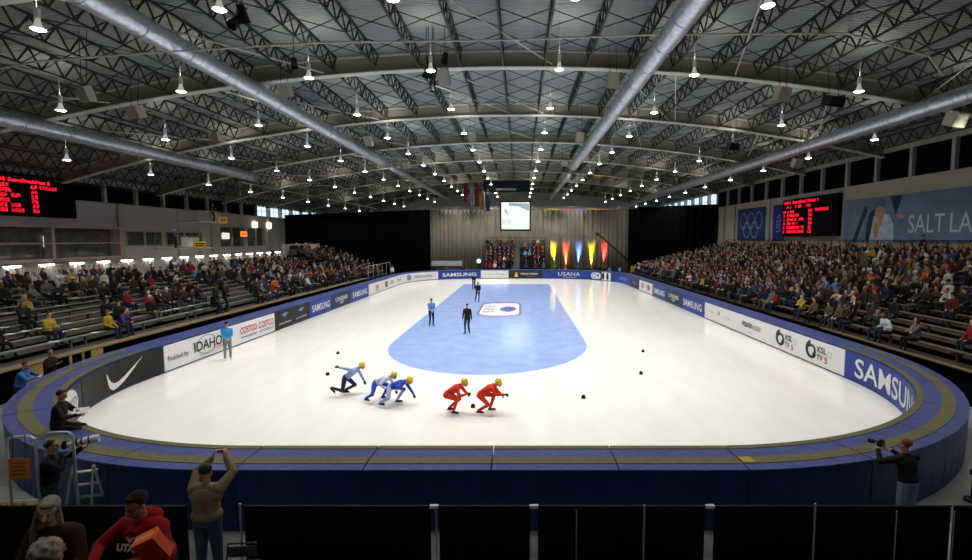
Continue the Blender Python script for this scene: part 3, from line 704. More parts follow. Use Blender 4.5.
# dark hanging scoreboard box
t = thing('hanging_scoreboard', 'dark blue unlit scoreboard hanging above the projection screen', 'scoreboard', (-1.95, 74, 0))
mb = MB(); mb.box((-3.4, -.4, 12.35), (3.4, .4, 14.1)); mb.build('box', mat('unlit scoreboard navy', '#0c1426', rough=.5), t)
mb = MB(); mb.box((-1.5, -.43, 12.55), (1.4, -.4, 12.85)); mb.box((-3.4, -.44, 14.0), (3.4, -.4, 14.1)); mb.build('bright_strip', m_frame, t)
mb = MB()
for x in (-3, 3): mb.bar((x, 0, 14.1), (x, 0, zdk(x-2)-.05), .03)
mb.build('hanging_cables', m_dark, t)
# flags
fc = [('#6a1f28', 'dark red'), ('#8a8f9a', 'red and white striped'), ('#722a20', 'brown red'), ('#8a6a3a', 'gold edged'), ('#20305a', 'navy')]
for i, (c, nme) in enumerate(fc):
    mb = MB(); X = -7.8+.75*i; n = 8; vs = []
    for k in range(n+1):
        u = .55*k/n; w = .08*math.sin(k*1.6); vs += [(u, w, -2.6), (u, w, 0), (u, w+.02, 0), (u, w+.02, -2.6)]
    fs = [q for k in range(n) for q in ((4*k, 4*k+4, 4*k+5, 4*k+1), (4*k+2, 4*k+6, 4*k+7, 4*k+3), (4*k+1, 4*k+5, 4*k+6, 4*k+2))]
    mb.add(vs, fs, 0); mb.bar((-.03, .01, .03), (.6, .01, .03), .04, mi=1); mb.bar((.28, .01, .03), (.28, .01, 16.0-13.2+.3*i-.3), .02, mi=1)
    tag(mb.build('hanging_flag', [mat('flag cloth %d' % i, c, rough=.8, noise=.5, nscale=4), m_rail], loc=(X, 70+.4*i, 13.2-.3*i)), '%s flag hanging from the roof left of the dark scoreboard' % nme, 'flag')
# jib crane
t = thing('camera_crane', 'black camera crane arm rising over the far right boards', 'camera crane', (16.4, 72, 0))
mb = MB(); mb.bar((0, 0, 0), (0, 0, 1.5), .12, n=8); mb.bar((-.5, -.4, 0), (0, 0, .8), .05); mb.bar((.5, -.4, 0), (0, 0, .8), .05); mb.bar((0, .6, 0), (0, 0, .8), .05); mb.build('tripod', m_brail, t)
mb = MB(); mb.bar((1.0, .2, .9), (-5.4, -.4, 6.3), .2); mb.build('arm', m_brail, t)
mb = MB(); mb.box((-5.6, -.6, 6.0), (-5.2, -.2, 6.4)); mb.build('camera_head', m_brail, t)
mb = MB(); mb.box((.8, 0, .6), (1.4, .4, 1.0)); mb.build('counterweight', m_brail, t)

# ================================================================== SCOREBOARDS
m_led = mat('red led', '#ff1c34', emit=1.3); m_sb = mat('led panel black', '#050505', rough=.7, spec=.08)
G57 = {}
def glyph():
    return [[random.random() < .55 for _ in range(5)] for _ in range(7)]
def led_board(label, X, face, Yl, Yr, z0, z1, rows, hdr=None):
    """face: +1 board faces +X (left wall), -1 faces -X. Yl = screen-left end seen from the rink"""
    t = thing('led_scoreboard', label, 'scoreboard', (X, 0, 0)); L = abs(Yr-Yl); sg = 1 if Yr > Yl else -1
    mb = MB(); mb.box((min(0, -face*.35), min(Yl, Yr), z0), (max(0, -face*.35), max(Yl, Yr), z1)); mb.build('cabinet', m_sb, t)
    f = lambda u, v: (face*.012, Yl+sg*u, z0+v)
    mb = MB()
    for (u, v, w, h, txt) in rows:
        if isinstance(txt, str): put2d(mb, *text_geo(txt, .03), f, u+w/2, v, w, h)
        else:
            n = max(1, int(w/(h*.8))); p = w/n
            for k in range(n):
                if random.random() < .08 and n > 2: continue
                g = glyph()
                for a in range(7):
                    for b_ in range(5):
                        if g[a][b_]:
                            x = u+k*p+p*.85*b_/5; y = v-h/2+h*a/7; c = p*.85/5*1.02; e = h/7*1.02
                            mb.add([f(x, y), f(x+c, y), f(x+c, y+e), f(x, y+e)], [(0, 1, 2, 3)])
    mb.build('led_lettering', m_led, t); return t
# right board: 9 m wide, seen from the ice Yl is the far end
YB0, YB1, ZB0, ZB1 = 52.0, 43.0, 5.75, 9.45
W_, H_ = 9.0, 3.7
rws = [(.25*1, H_-.33, 1.2, .30, 0), (1.8, H_-.33, 4.3, .32, 'Semifinal Heat 1'), (.5, H_-.78, 1.1, .26, 0), (2.3, H_-.78, 1.1, .26, 0), (4.1, H_-.78, .9, .26, 0), (5.7, H_-1.25, 2.0, .28, 0), (.15, H_-1.25, 2.0, .28, 0)]
for k, w in enumerate((2.2, 3.0, 2.0, 3.1, 3.1)):
    v = H_-1.62-.4*k; rws += [(.2, v, .28, .27, 0), (.85, v, w, .29, 0)]
for k in range(6): rws += [(4.6, H_-1.28-.39*k, .65, .30, 0)]
led_board('black scoreboard with red lettering on the right wall left of the mural', WR-.37, -1, YB0, YB1, ZB0, ZB1, rws)
mb = MB(); mb.box((-.4, 42.9, 9.45), (0, 52.1, 9.6)); tag(mb.build('scoreboard_ledge', m_frame, loc=(WR-.02, 0, 0)), 'pale ledge above the right scoreboard', 'ledge')
# left board (Yl is the near end, outside the frame)
H_ = 2.95; rws = []
LB0, LB1 = 24.6, 39.2
def lu(px): # pixel column to u on the left board
    return 34.5*500/(520-px)-LB0
for (a, b_, k, txt) in ((0, 12, 0, 0), (14, 42, 0, 'Semifinals'), (42, 51, 0, 'Heat'), (53, 55, 0, '1'), (0, 15, 1, 0), (36, 43, 1, 0), (45, 62, 1, 0), (0, 17, 2, 0), (36.5, 43, 2, 0), (0, 26, 3, 0), (36.5, 43, 3, 0), (0, 15, 4, 0), (36.5, 43, 4, 0), (0, 28.5, 5, 0), (37, 43.5, 5, 0), (0, 28.5, 6, 0), (37, 43.5, 6, 0)):
    u0, u1 = (lu(a) if a else lu(-60)), lu(b_); v = H_-.50-.335*k-(.04 if k else 0); rws.append((u0, v, u1-u0, .27, txt))
led_board('large black scoreboard with red lettering on the left wall at the photo edge', WL+.5, 1, LB0, LB1, 7.08, 7.08+H_, rws)

# ================================================================== MURAL, RING BANNER
XM = WR-.06
def wallfn(Yl, z0, layer=0): return lambda u, v: (XM-.006*layer, Yl-u, z0+v)
m_mur = mat('mural sky blue', '#64768f', rough=.7, noise=.28, nscale=.35)
t = thing('wall_mural', 'long blue wall mural with an athlete and the words Salt Lake', 'mural')
ML, MZ = 42.6, 5.2
mb = MB(); mb.box((XM, 24.5, MZ), (WR-.01, ML, 8.72)); mb.build('panel', m_mur, t)
mm = [mat('mural dark cloth', '#27303f', rough=.7, noise=.3, nscale=1.5), mat('mural skin', '#b98a6a', rough=.7, noise=.1, nscale=2), mat('mural pale cloth', '#a9b8cc', rough=.7, noise=.2, nscale=2), mat('mural cap', '#53708c', rough=.7), mat('mural lettering', '#b9c4c6', rough=.7), mat('mural flame orange', '#c98a4a', rough=.7), mat('mural flame blue', '#3b5c9c', rough=.7), mat('mural glove gold', '#ad8a4c', rough=.7)]
mb = MB(); g = lambda l: wallfn(ML, MZ, l)
def PY(px): return ML-27.4*500/(px-520)  # pixel column on mural -> u
put2d(mb, *poly2([(-.5, -.5), (-.2, -.5), (.5, .35), (.42, .5), (.3, .45)]), g(1), PY(857), 1.5, 1.7, 2.9, 0)
put2d(mb, *poly2([(-.5, -.5), (.5, -.5), (.48, .1), (.3, .42), (0, .5), (-.3, .35), (-.42, 0)]), g(1), PY(877.5), 1.15, 2.9, 2.3, 2)
put2d(mb, *poly2([(-.5, .5), (.5, .5), (.3, 0), (.05, -.5), (-.2, -.1)]), g(1), PY(892), 2.75, 1.2, 1.4, 0)
put2d(mb, *poly2([(-.5, -.5), (-.1, -.5), (.3, .2), (.5, .5), (-.1, .4), (-.4, .1)]), g(2), PY(868), 1.35, 1.0, 2.6, 0)
put2d(mb, *disc2(), g(3), PY(877), 2.35, 1.0, 1.5, 1); put2d(mb, *poly2([(-.5, -.5), (-.48, .2), (-.3, .5), (.3, .5), (.48, .2), (.5, -.5), (0, -.3)]), g(4), PY(877), 3.0, 1.15, .8, 3)
put2d(mb, *disc2(), g(4), PY(874), 1.0, .55, 1.3, 7); put2d(mb, *disc2(), g(4), PY(878), 1.55, .4, .7, 1)
put2d(mb, *disc2(), g(5), PY(875.3), 2.45, .12, .1, 0); put2d(mb, *disc2(), g(5), PY(879), 2.45, .12, .1, 0); put2d(mb, *disc2(), g(5), PY(877), 2.0, .3, .1, 7)
fu = PY(897.5)
for k in range(6):
    a = R(60*k+30); put2d(mb, *poly2([(-.5, 0), (0, -.5), (.5, 0), (0, .5)]), g(1), fu+.22*math.cos(a), 1.75+.3*math.sin(a), .5, .2, 5 if k < 3 else 6, a)
for k, (pa, w) in enumerate(((PY(905), 0),)):
    u0, u1 = PY(905.5), PY(941.5); put2d(mb, *text_geo('SALT', .0), g(1), (u0+u1)/2, 1.35, u1-u0, 1.25, 4)
    u0, u1 = PY(947), PY(969.5); put2d(mb, *text_geo('LA', .0), g(1), (u0+u1)/2, 1.35, (u1-u0), 1.25, 4); put2d(mb, *text_geo('KE', .0), g(1), u1+.3+(u1-u0)/2, 1.35, (u1-u0), 1.25, 4)
mb.build('painted_figure_and_lettering', mm, t)
t = thing('ring_banner', 'dark blue banner with five pale interlocking rings on the right wall', 'banner')
mb = MB(); mb.box((XM, 56.3, 5.3), (WR-.01, 63.4, 9.15)); mb.build('cloth', mat('ring banner blue', '#23386e', rough=.7, noise=.1, nscale=.6), t)
mb = MB()
for k, (u, v) in enumerate(((-1.95, .55), (0, .55), (1.95, .55), (-.98, -.5), (.98, -.5))): put2d(mb, *ring2(.08, 0, 360, 40), wallfn(59.8, 7.1, 1+k), u, v, 1.8, 2.0, 0)
mb.build('rings', mat('ring pale', '#8fa0b4', rough=.7), t)
t = thing('wall_banner', 'narrow royal blue banner beside the right scoreboard', 'banner')
mb = MB(); mb.box((XM, 52.2, 5.3), (WR-.01, 54.6, 9.1)); mb.build('cloth', mat('royal banner', '#1b2f86', rough=.7), t)
mb = MB(); f = lambda u, v: (XM-.01, 53.4+v, 7.2+u); put2d(mb, *text_geo('USSA', .02), f, 0, 0, 1.9, .8); mb.build('lettering', mat('banner grey ink', '#8b98c0', rough=.7), t)
# ================================================================== PEOPLE
def V(*a): return Vector(a)
def perp(d, hint):
    n = hint - d*hint.dot(d)
    if n.length < 1e-4: n = V(0, 0, 1)-d*d.z
    return n.normalized()
def ik(a, b, l1, l2, hint):
    d = b-a; L = d.length
    if L > (l1+l2)*.999: b = a+d.normalized()*(l1+l2)*.999; d = b-a; L = d.length
    x = (l1*l1-l2*l2+L*L)/(2*L); h = math.sqrt(max(0, l1*l1-x*x)); u = d.normalized()
    return a+u*x+perp(u, hint)*h, b
class Fig:
    """prims: ('c', a, b, ra, rb, mat) tapered limb, ('e', centre, radii, matrix, mat)"""
    def __init__(s): s.p = []
    def c(s, a, b, ra, rb, m): s.p.append(('c', Vector(a), Vector(b), ra, rb, m))
    def e(s, c, r, M, m): s.p.append(('e', Vector(c), r, M or Matrix.Identity(3), m))
    def raw(s):
        mb = MB()
        for q in s.p:
            if q[0] == 'e': mb.ell(q[1], q[2], 14, 0, q[3])
            else:
                _, a, b, ra, rb, m = q; d = b-a; L = max(d.length, 1e-4); z = d/L
                x = perp(z, V(.31, .2, .93)); y = z.cross(x); n = 12; pr = []
                for k in range(5): t = math.pi/2*(k/4); pr.append((ra*math.sin(t), -ra*math.cos(t)))
                for k in range(5): t = math.pi/2*(k/4); pr.append((rb*math.cos(t), L+rb*math.sin(t)))
                pr[0] = (1e-4, pr[0][1]); pr[-1] = (1e-4, pr[-1][1])
                vs = [a+x*r*math.cos(2*math.pi*i/n)+y*r*math.sin(2*math.pi*i/n)+z*h for r, h in pr for i in range(n)]
                K = len(pr); fs = [(j*n+i, j*n+(i+1) % n, (j+1)*n+(i+1) % n, (j+1)*n+i) for j in range(K-1) for i in range(n)]
                fs += [tuple(range(n))[::-1], tuple((K-1)*n+i for i in range(n))]
                mb.add(vs, fs)
        return mb
    def bake(s, name, voxel, mats, smooth_it=2):
        me = s.raw().mesh('raw', []); o = bpy.data.objects.new('raw', me); C.objects.link(o)
        r = o.modifiers.new('r', 'REMESH'); r.mode = 'VOXEL'; r.voxel_size = voxel; r.adaptivity = 0
        if smooth_it: sm = o.modifiers.new('s', 'SMOOTH'); sm.factor = .5; sm.iterations = smooth_it
        dg = bpy.context.evaluated_depsgraph_get(); out = bpy.data.meshes.new_from_object(o.evaluated_get(dg))
        bpy.data.objects.remove(o); bpy.data.meshes.remove(me)
        n = len(out.vertices); co = np.empty(n*3, np.float32); out.vertices.foreach_get('co', co); co = co.reshape(-1, 3)
        nf = len(out.polygons); ce = np.empty(nf*3, np.float32); out.polygons.foreach_get('center', ce); ce = ce.reshape(-1, 3)
        D = []; 
        for q in s.p:
            if q[0] == 'e':
                Mi = np.array(q[3].transposed()); loc = (ce-np.array(q[1])) @ Mi.T; rr = np.array(q[2]); k = np.linalg.norm(loc/rr, axis=1)
                D.append((k-1)*rr.min())
            else:
                a = np.array(q[1]); b = np.array(q[2]); ab = b-a; L2 = max(1e-8, ab @ ab); t = np.clip((ce-a) @ ab/L2, 0, 1)
                D.append(np.linalg.norm(ce-a-t[:, None]*ab, axis=1)-(q[3]+(q[4]-q[3])*t))
        D = np.array(D); idx = D.argmin(0); mi = np.array([q[-1] for q in s.p])[idx]
        out.materials.clear()
        for m in mats: out.materials.append(m)
        out.polygons.foreach_set('material_index', mi.astype(np.int32)); out.polygons.foreach_set('use_smooth', np.ones(nf, bool))
        out.name = name; out.update(); return out
JK, TR, SK, HR, SH, EX, EX2, EYE, LIP = range(9)   # jacket trousers skin hair shoe extra extra2 eye lip
def hand(F_, wr, d, n, det, curl=.5, sk=SK, side=1, sc=1.0):
    """wr wrist, d pointing direction of hand, n palm normal (curl towards n)"""
    d = d.normalized(); n = perp(d, n); s = d.cross(n)*side
    M = Matrix((s, n, d)).transposed()
    F_.e(wr+d*.045*sc, (.042*sc, .020*sc, .055*sc), M, sk)
    if not det: F_.c(wr+d*.07*sc, wr+(d*.13+n*.03)*sc, .034*sc, .022*sc, sk); return
    for i, (o, L) in enumerate(((-.030, .072), (-.010, .080), (.010, .075), (.029, .060))):
        b = wr+d*.088*sc+s*o*sc; a1 = curl*.7; a2 = curl*1.6
        k = b+(d*math.cos(a1)+n*math.sin(a1))*L*.5*sc; e = k+(d*math.cos(a2)+n*math.sin(a2))*L*.5*sc
        F_.c(b-d*.03*sc, k, .0105*sc, .0095*sc, sk); F_.c(k, e, .0095*sc, .0085*sc, sk)
    tb = wr+(d*.03-s*.035)*sc; tk = tb+(d*.035-s*.028+n*.015)*sc; F_.c(tb, tk, .014*sc, .011*sc, sk); F_.c(tk, tk+(d*.03+n*.012)*sc, .011*sc, .009*sc, sk)
def head(F_, c, f, up, det, hair='short', hm=HR, sk=SK, S=1.0):
    """c head centre, f face direction"""
    f = f.normalized(); up = perp(f, up); rt = f.cross(up); M = Matrix((rt, f, up)).transposed()
    def P(x, y, z): return c+(rt*x+f*y+up*z)*S
    F_.e(P(0, -.012, .03), (.076*S, .095*S, .088*S), M, sk); F_.e(P(0, .02, -.045), (.056*S, .066*S, .07*S), M, sk)
    F_.e(P(0, .052, -.09), (.026*S, .026*S, .022*S), M, sk)  # chin
    if det:
        F_.c(P(0, .086, .015), P(0, .108, -.026), .010*S, .0155*S, sk)  # nose
        for x in (-1, 1):
            F_.e(P(.030*x, .084, .006), (.010*S, .006*S, .005*S), M, EYE); F_.c(P(.018*x, .089, .025), P(.043*x, .081, .027), .0035*S, .0035*S, hm)
            F_.e(P(.079*x, -.005, -.015), (.010*S, .02*S, .03*S), M, sk)
        F_.c(P(-.022, .083, -.056), P(.022, .083, -.056), .0075*S, .0075*S, LIP)
    else: F_.e(P(0, .09, -.01), (.014*S, .022*S, .022*S), M, sk)
    if hair == 'short':
        F_.e(P(0, -.030, .045), (.084*S, .095*S, .088*S), M, hm)
        if det: F_.e(P(0, .022, .092), (.060*S, .042*S, .026*S), M, hm)
    elif hair == 'long':
        F_.e(P(0, -.034, .040), (.081*S, .090*S, .086*S), M, hm); F_.e(P(0, .022, .088), (.064*S, .055*S, .032*S), M, hm); F_.c(P(0, -.055, 0), P(0, -.075, -.19), .066*S, .055*S, hm)
        for x in (-1, 1): F_.c(P(.068*x, .0, .03), P(.088*x, .01, -.12), .022*S, .026*S, hm); F_.c(P(.088*x, .01, -.12), P(.10*x, .05, -.30), .028*S, .018*S, hm); F_.c(P(.070*x, .01, .05), P(.0, .03, .108), .014*S, .012*S, hm)
    elif hair == 'cap':
        F_.e(P(0, -.022, .052), (.086*S, .098*S, .078*S), M, EX); F_.c(P(0, .06, .065), P(0, .13, .052), .05*S, .03*S, EX)
    elif hair == 'beanie':
        F_.e(P(0, -.018, .055), (.087*S, .1*S, .09*S), M, EX)
    elif hair == 'curly':
        for i in range(26):
            a = i*2.4; z = -.45+1.45*i/26; r = math.sqrt(max(0, 1-z*z)); F_.e(P(.070*r*math.cos(a), -.03+.078*r*math.sin(a)*(1 if math.sin(a) < 0 else .5), .035+.075*z), (.027*S, .027*S, .027*S), None, hm)
def human(pel, chest_dir, face, hands, feet, elb=None, knee=None, det=1, hair='short', bulk=1.0, S=1.0, toe=None, hd=None, hn=None, skirtj=True, curl=.5, neckdir=None, up=None, twist=None, glove=None, leg=1.0):
    """pel pelvis centre; chest_dir torso direction; hands/feet = (left, right) target points (left = -X when facing +Y)"""
    F_ = Fig(); pel = Vector(pel); t = Vector(chest_dir).normalized(); fwd = Vector(face).normalized()
    side = Vector(twist).normalized() if twist else V(1, 0, 0)
    side = perp(t, side); fr = t.cross(side)*-1 if t.cross(side).dot(V(0, 1, 0)) < 0 else t.cross(side)
    M = Matrix((side, fr, t)).transposed()
    chest = pel+t*.33*S; nb = pel+t*.50*S
    b = bulk
    F_.e(pel, (.165*S*b, .115*S*b, .12*S), M, TR); 
    if skirtj: F_.e(pel+t*.07*S, (.170*S*b, .125*S*b, .13*S), M, JK)
    F_.c(pel+t*.10*S-side*.04*S, chest-side*.055*S, .108*S*b, .112*S*b, JK); F_.c(pel+t*.10*S+side*.04*S, chest+side*.055*S, .108*S*b, .112*S*b, JK)
    F_.e(chest+t*.03*S, (.185*S*b, .118*S*b, .15*S), M, JK)
    F_.c(nb-t*.045*S-side*.135*S, nb-t*.045*S+side*.135*S, .066*S*b, .066*S*b, JK)
    nd = Vector(neckdir).normalized() if neckdir else (t*.8+V(0, 0, .5)+fwd*.15).normalized()
    hc = nb+nd*.185*S
    F_.c(nb-t*.03*S, hc-nd*.06*S, .058*S, .054*S, SK); F_.c(nb-t*.06*S, nb+nd*.02*S, .085*S, .066*S, JK)
    head(F_, hc+nd*.01*S, fwd, Vector(up) if up else nd, det, hair, S=S)
    for k, sx in enumerate((-1, 1)):
        sh = nb-t*.055*S+side*sx*.185*S
        h = Vector(hands[k]); eh = Vector(elb[k]) if elb else V(sx*.5, -.4, -1)
        el, wr = ik(sh, h, .285*S, .255*S, eh)
        F_.c(sh, el, .062*S*b, .048*S*b, JK); F_.c(el, wr-(wr-el).normalized()*.02, .049*S*b, .035*S*b, JK)
        d = Vector(hd[k]) if hd else (wr-el).normalized(); n = Vector(hn[k]) if hn else V(-sx*.6, .2, -.5)
        F_.c(wr-d.normalized()*.02*S, wr+d.normalized()*.01*S, .027*S, .026*S, SK if glove is None else glove)
        hand(F_, wr, d, n, det, curl, SK if glove is None else glove, sx, S)
        hp = pel+side*sx*.09*S-t*.03*S; ft = Vector(feet[k]); kh = Vector(knee[k]) if knee else V(0, 1, .1)
        kn, an = ik(hp, ft, .43*S, .42*S, kh)
        F_.c(hp, kn, .088*S*b, .060*S*b*leg, TR); F_.c(kn, an, .060*S*b*leg, .043*S*b*leg, TR)
        td = Vector(toe[k]).normalized() if toe else V(sx*.15, 1, -.05).normalized()
        lo = an-V(0, 0, .045*S)
        F_.c(an, lo-td*.03, .042*S, .036*S, SH); F_.c(lo-td*.03*S, lo+td*.15*S, .040*S, .034*S, SH)
    F_.joints = dict(nb=nb, hc=hc+nd*.01*S, nd=nd, fwd=fwd)
    return F_
def pmats(tagn, jacket, trousers, skin='#b98668', hair='#2a1d15', shoe='#141414', ex='#222222', ex2='#dddddd', jn=.12):
    def m(part, c, **k): return mat('%s %s' % (part, c), c, **k)
    return [m('jacket cloth', jacket, rough=.85, noise=jn, nscale=9), m('trouser cloth', trousers, rough=.85, noise=.12, nscale=9), m('skin', skin, rough=.55), m('hair', hair, rough=.7, noise=.35, nscale=40),
            m('shoe', shoe, rough=.5), m('accessory', ex, rough=.6), m('accessory', ex2, rough=.5), m('eye', '#1a1512', rough=.3), m('lips', '#8a4a40', rough=.5)]

# ---------------------------------------------------------------- crowd variants, facing +Y, seat top at z = 0
dummy = [mat('slot%d' % i, '#555555') for i in range(9)]
def seated(hands, face=(0, 1, -.05), lean=(0, .12, 1), hair='short', feet=((-.13, .44, -.34), (.13, .46, -.34)), bulk=1.08, **k):
    return human((0, 0, .12), lean, face, hands, feet, knee=((0, .6, 1), (0, .6, 1)), det=0, hair=hair, bulk=bulk, **k)
VAR = [('sitting upright with hands on the knees', seated(((-.14, .34, .16), (.14, .34, .16)))),
       ('leaning forward with elbows on the knees', seated(((-.05, .50, .22), (.05, .50, .22)), (0, 1, 0), (0, .55, 1), elb=((-1, 0, -1), (1, 0, -1)))),
       ('sitting with arms folded', seated(((.10, .26, .36), (-.10, .28, .34)), (.25, 1, 0), (0, 0, 1), hair='long', elb=((-1, .3, -.6), (1, .3, -.6)))),
       ('looking down at the lap', seated(((-.06, .30, .22), (.06, .30, .22)), (0, 1, -.5), (0, .25, 1), hair='long')),
       ('sitting with the head turned to the left', seated(((-.16, .30, .17), (.05, .32, .2)), (-.8, .8, 0), (0, .1, 1), hair='cap')),
       ('sitting with the head turned to the right', seated(((-.1, .32, .18), (.18, .28, .17)), (.8, .8, 0), (.06, .1, 1), hair='beanie')),
       ('holding both hands up to the face', seated(((-.08, .26, .66), (.08, .26, .66)), (0, 1, .05), (0, .1, 1), elb=((-.6, .3, -1), (.6, .3, -1)))),
       ('leaning back with one leg stretched out', seated(((-.16, .22, .15), (.18, .2, .15)), (.1, 1, 0), (.05, -.12, 1), feet=((-.15, .58, -.36), (.12, .36, -.34))))]
HK = ['hair', 'hair', 'long hair', 'long hair', 'cap', 'knitted hat', 'hair', 'hair']
vmesh = [f.bake('spectator', .034, dummy, 1) for _, f in VAR]
stand_f = human((0, 0, .93), (0, .02, 1), (0, 1, -.05), ((-.26, .08, .86), (.26, .08, .86)), ((-.11, 0, .09), (.11, .03, .09)), det=0, hair='cap', bulk=1.08)
stand_f2 = human((0, 0, .93), (0, .02, 1), (.5, 1, -.05), ((-.10, .25, 1.25), (.12, .25, 1.22)), ((-.11, 0, .09), (.11, .03, .09)), det=0, hair='short', bulk=1.08)
smesh = [stand_f.bake('spectator', .034, dummy, 1), stand_f2.bake('spectator', .034, dummy, 1)]
JC = [('black', '#101012', 40), ('charcoal', '#242528', 20), ('navy', '#171d30', 13), ('grey', '#5d5f62', 7), ('red', '#8a1c1e', 6), ('dark green', '#173a26', 5), ('white', '#c5c5c2', 7), ('brown', '#3a2a20', 8), ('royal blue', '#26427e', 4), ('light blue', '#6f8cae', 3), ('tan', '#7d6b50', 4), ('yellow', '#a88a26', 1), ('maroon', '#5a1a22', 4), ('orange', '#c4591e', 1), ('purple', '#4b3566', 2), ('olive', '#4c4a2a', 3)]
TCs = [('blue jeans', '#232f45', 8), ('black trousers', '#111113', 9), ('grey trousers', '#4b4b4e', 4), ('khaki trousers', '#6d6148', 2)]
HC = [('black', '#15110f', 6), ('brown', '#3a2616', 8), ('blond', '#a98a55', 3), ('grey', '#8c8a86', 3), ('reddish', '#5f2f1b', 1), ('white', '#cfccc6', 1)]
SKC = ['#c49374', '#a9785a', '#d1a385', '#7a5138']
def pick(L, rnd): 
    t = rnd.random()*sum(x[2] for x in L)
    for x in L:
        t -= x[2]
        if t <= 0: return x
    return L[-1]
rnd = random.Random(11)
def secname(side, y):
    if side == 'right':
        for (a, b_), n in zip(((10, 19), (19, 24), (24, 29.5), (29.5, 35), (35, 40), (40, 44), (44, 49), (49, 55), (55, 70)),
            ('nearest the right edge', 'behind the corner Samsung banner', 'behind the KSL TV banner', 'behind the vitaminwater banner', 'behind the right Samsung banner', 'behind the right Longines banner', 'behind the far right Samsung banner', 'behind the two-emblem banner', 'by the right black curtain')):
            if a <= y < b_: return n
    for (a, b_), n in zip(((5, 20), (20, 24), (24, 29.5), (29.5, 35), (35, 39), (39, 43), (43, 48), (48, 56), (56, 70)),
        ('at the left edge', 'behind the Idaho banner', 'behind the Costco banner', 'behind the winged black banner', 'behind the left Samsung banner', 'behind the left Longines banner', 'behind the farther left Samsung', 'behind the far left white banner', 'on the green seats')):
        if a <= y < b_: return n
    return 'at the far end'
rowname = ['front row', 'second row', 'third row', 'fourth row', 'fifth row', 'sixth row', 'seventh row', 'eighth row', 'ninth row', 'tenth row', 'eleventh row', 'twelfth row', 'thirteenth row', 'fourteenth row', 'fifteenth row', 'back row']
seats = []
def occR(i, y):
    if y < 20: return .30 if i > 5 else .16
    if y < 25: return .30 if i < 4 else .62
    if y < 30: return .62 if i < 2 else .82
    return .88
for i in range(R_N):
    y = 12.6+.3*(i % 2)
    while y < 65.8:
        if rnd.random() < occR(i, y): seats.append(('right', i, R_X0+R_D*i+.58, y+rnd.uniform(-.07, .07), R_Z0+R_R*i+.42, R(90)+rnd.uniform(-.2, .5)))
        y += .66
def occL(i, y):
    if y < 28:
        if i >= 9: return .7
        if i >= 6: return .42
        return .10
    if y < 34: return .75 if i >= 8 else .16
    if y < 40: return .55 if i >= 6 or i < 2 else .35
    if y < 48: return .52
    return .66
for i in range(L_N):
    y = 16.0+.3*(i % 2)
    while y < 55:
        if rnd.random() < occL(i, y): seats.append(('left', i, L_X0-L_D*i-.60, y+rnd.uniform(-.07, .07), L_Z0+L_R*i+.42, R(-90)-rnd.uniform(-.2, .5)))
        y += .68
for i in range(10):
    y = 56
    while y < 64.8:
        if rnd.random() < .62: seats.append(('left', i, L_X0-.86*i-.60, y, 1.0+.3*i+.42, R(-90)-rnd.uniform(-.1, .5)))
        y += .68
# hand-placed people in the sparse left front (pixel-matched colours)
man = [('yellow', 0, 13.1+9.5, 2), ]
seats.sort(key=lambda q: math.hypot(q[2], q[3]))
print('seats', len(seats))
used = set()
def dress(o, jc, tcx, hc, sk, shoe='#141414', ex=None):
    mm_ = pmats('', jc, tcx, sk, hc, shoe, ex or '#1a1c22')
    for i, m in enumerate(mm_):
        if i < len(o.material_slots): o.material_slots[i].link = 'OBJECT'; o.material_slots[i].material = m
NI = 270
ycol = {}
for n, (side, i, x, y, z, rz) in enumerate(seats):
    if n >= NI: break
    for _ in range(400):
        v = rnd.randrange(len(VAR)); j = pick(JC, rnd); t_ = pick(TCs, rnd); h = pick(HC, rnd)
        hat = HK[v]; hcol = h if 'hat' not in hat and hat != 'cap' else pick([('red', '#9a1f22', 1), ('white', '#d8d8d4', 1), ('black', '#131315', 2), ('blue', '#24407e', 1)], rnd)
        hl = {'hair': ' hair', 'long hair': ' long hair', 'cap': ' cap', 'knitted hat': ' hat'}[hat]
        rn = rowname[i] if side == 'right' or i < L_N-1 else 'top row'
        lab = 'person in %s, %s%s, %s %s' % (j[0], hcol[0], hl, rn, secname(side, y))
        if lab not in used: break
    used.add(lab)
    o = link('spectator', vmesh[v], loc=(x, y, z), rz=rz); sc_ = rnd.uniform(.94, 1.05); o.scale = (sc_, sc_, sc_)
    # facing: local +Y -> towards the rink
    dress(o, j[1], t_[1], h[1], rnd.choice(SKC), ex=hcol[1])
    tag(o, lab, 'person', 'seated spectators in the %s stand' % side)
# the rest, too small to tell apart: one object per stand
def far_mesh():
    out = []
    for _, f in VAR: out.append(f.bake('fv', .058, dummy, 0))
    return out
fv = far_mesh(); arr = []
for me in fv:
    co = np.empty(len(me.vertices)*3, np.float32); me.vertices.foreach_get('co', co)
    nf = len(me.polygons); lv = np.empty(len(me.loops), np.int32); me.loops.foreach_get('vertex_index', lv); ls = np.empty(nf, np.int32); me.polygons.foreach_get('loop_start', ls)
    lt = np.empty(nf, np.int32); me.polygons.foreach_get('loop_total', lt); mi = np.empty(nf, np.int32); me.polygons.foreach_get('material_index', mi)
    arr.append((co.reshape(-1, 3), lv, lt, mi))
pal = []; pidx = {}
def pal_i(m):
    if m.name not in pidx: pidx[m.name] = len(pal); pal.append(m)
    return pidx[m.name]
rest = seats[NI:]
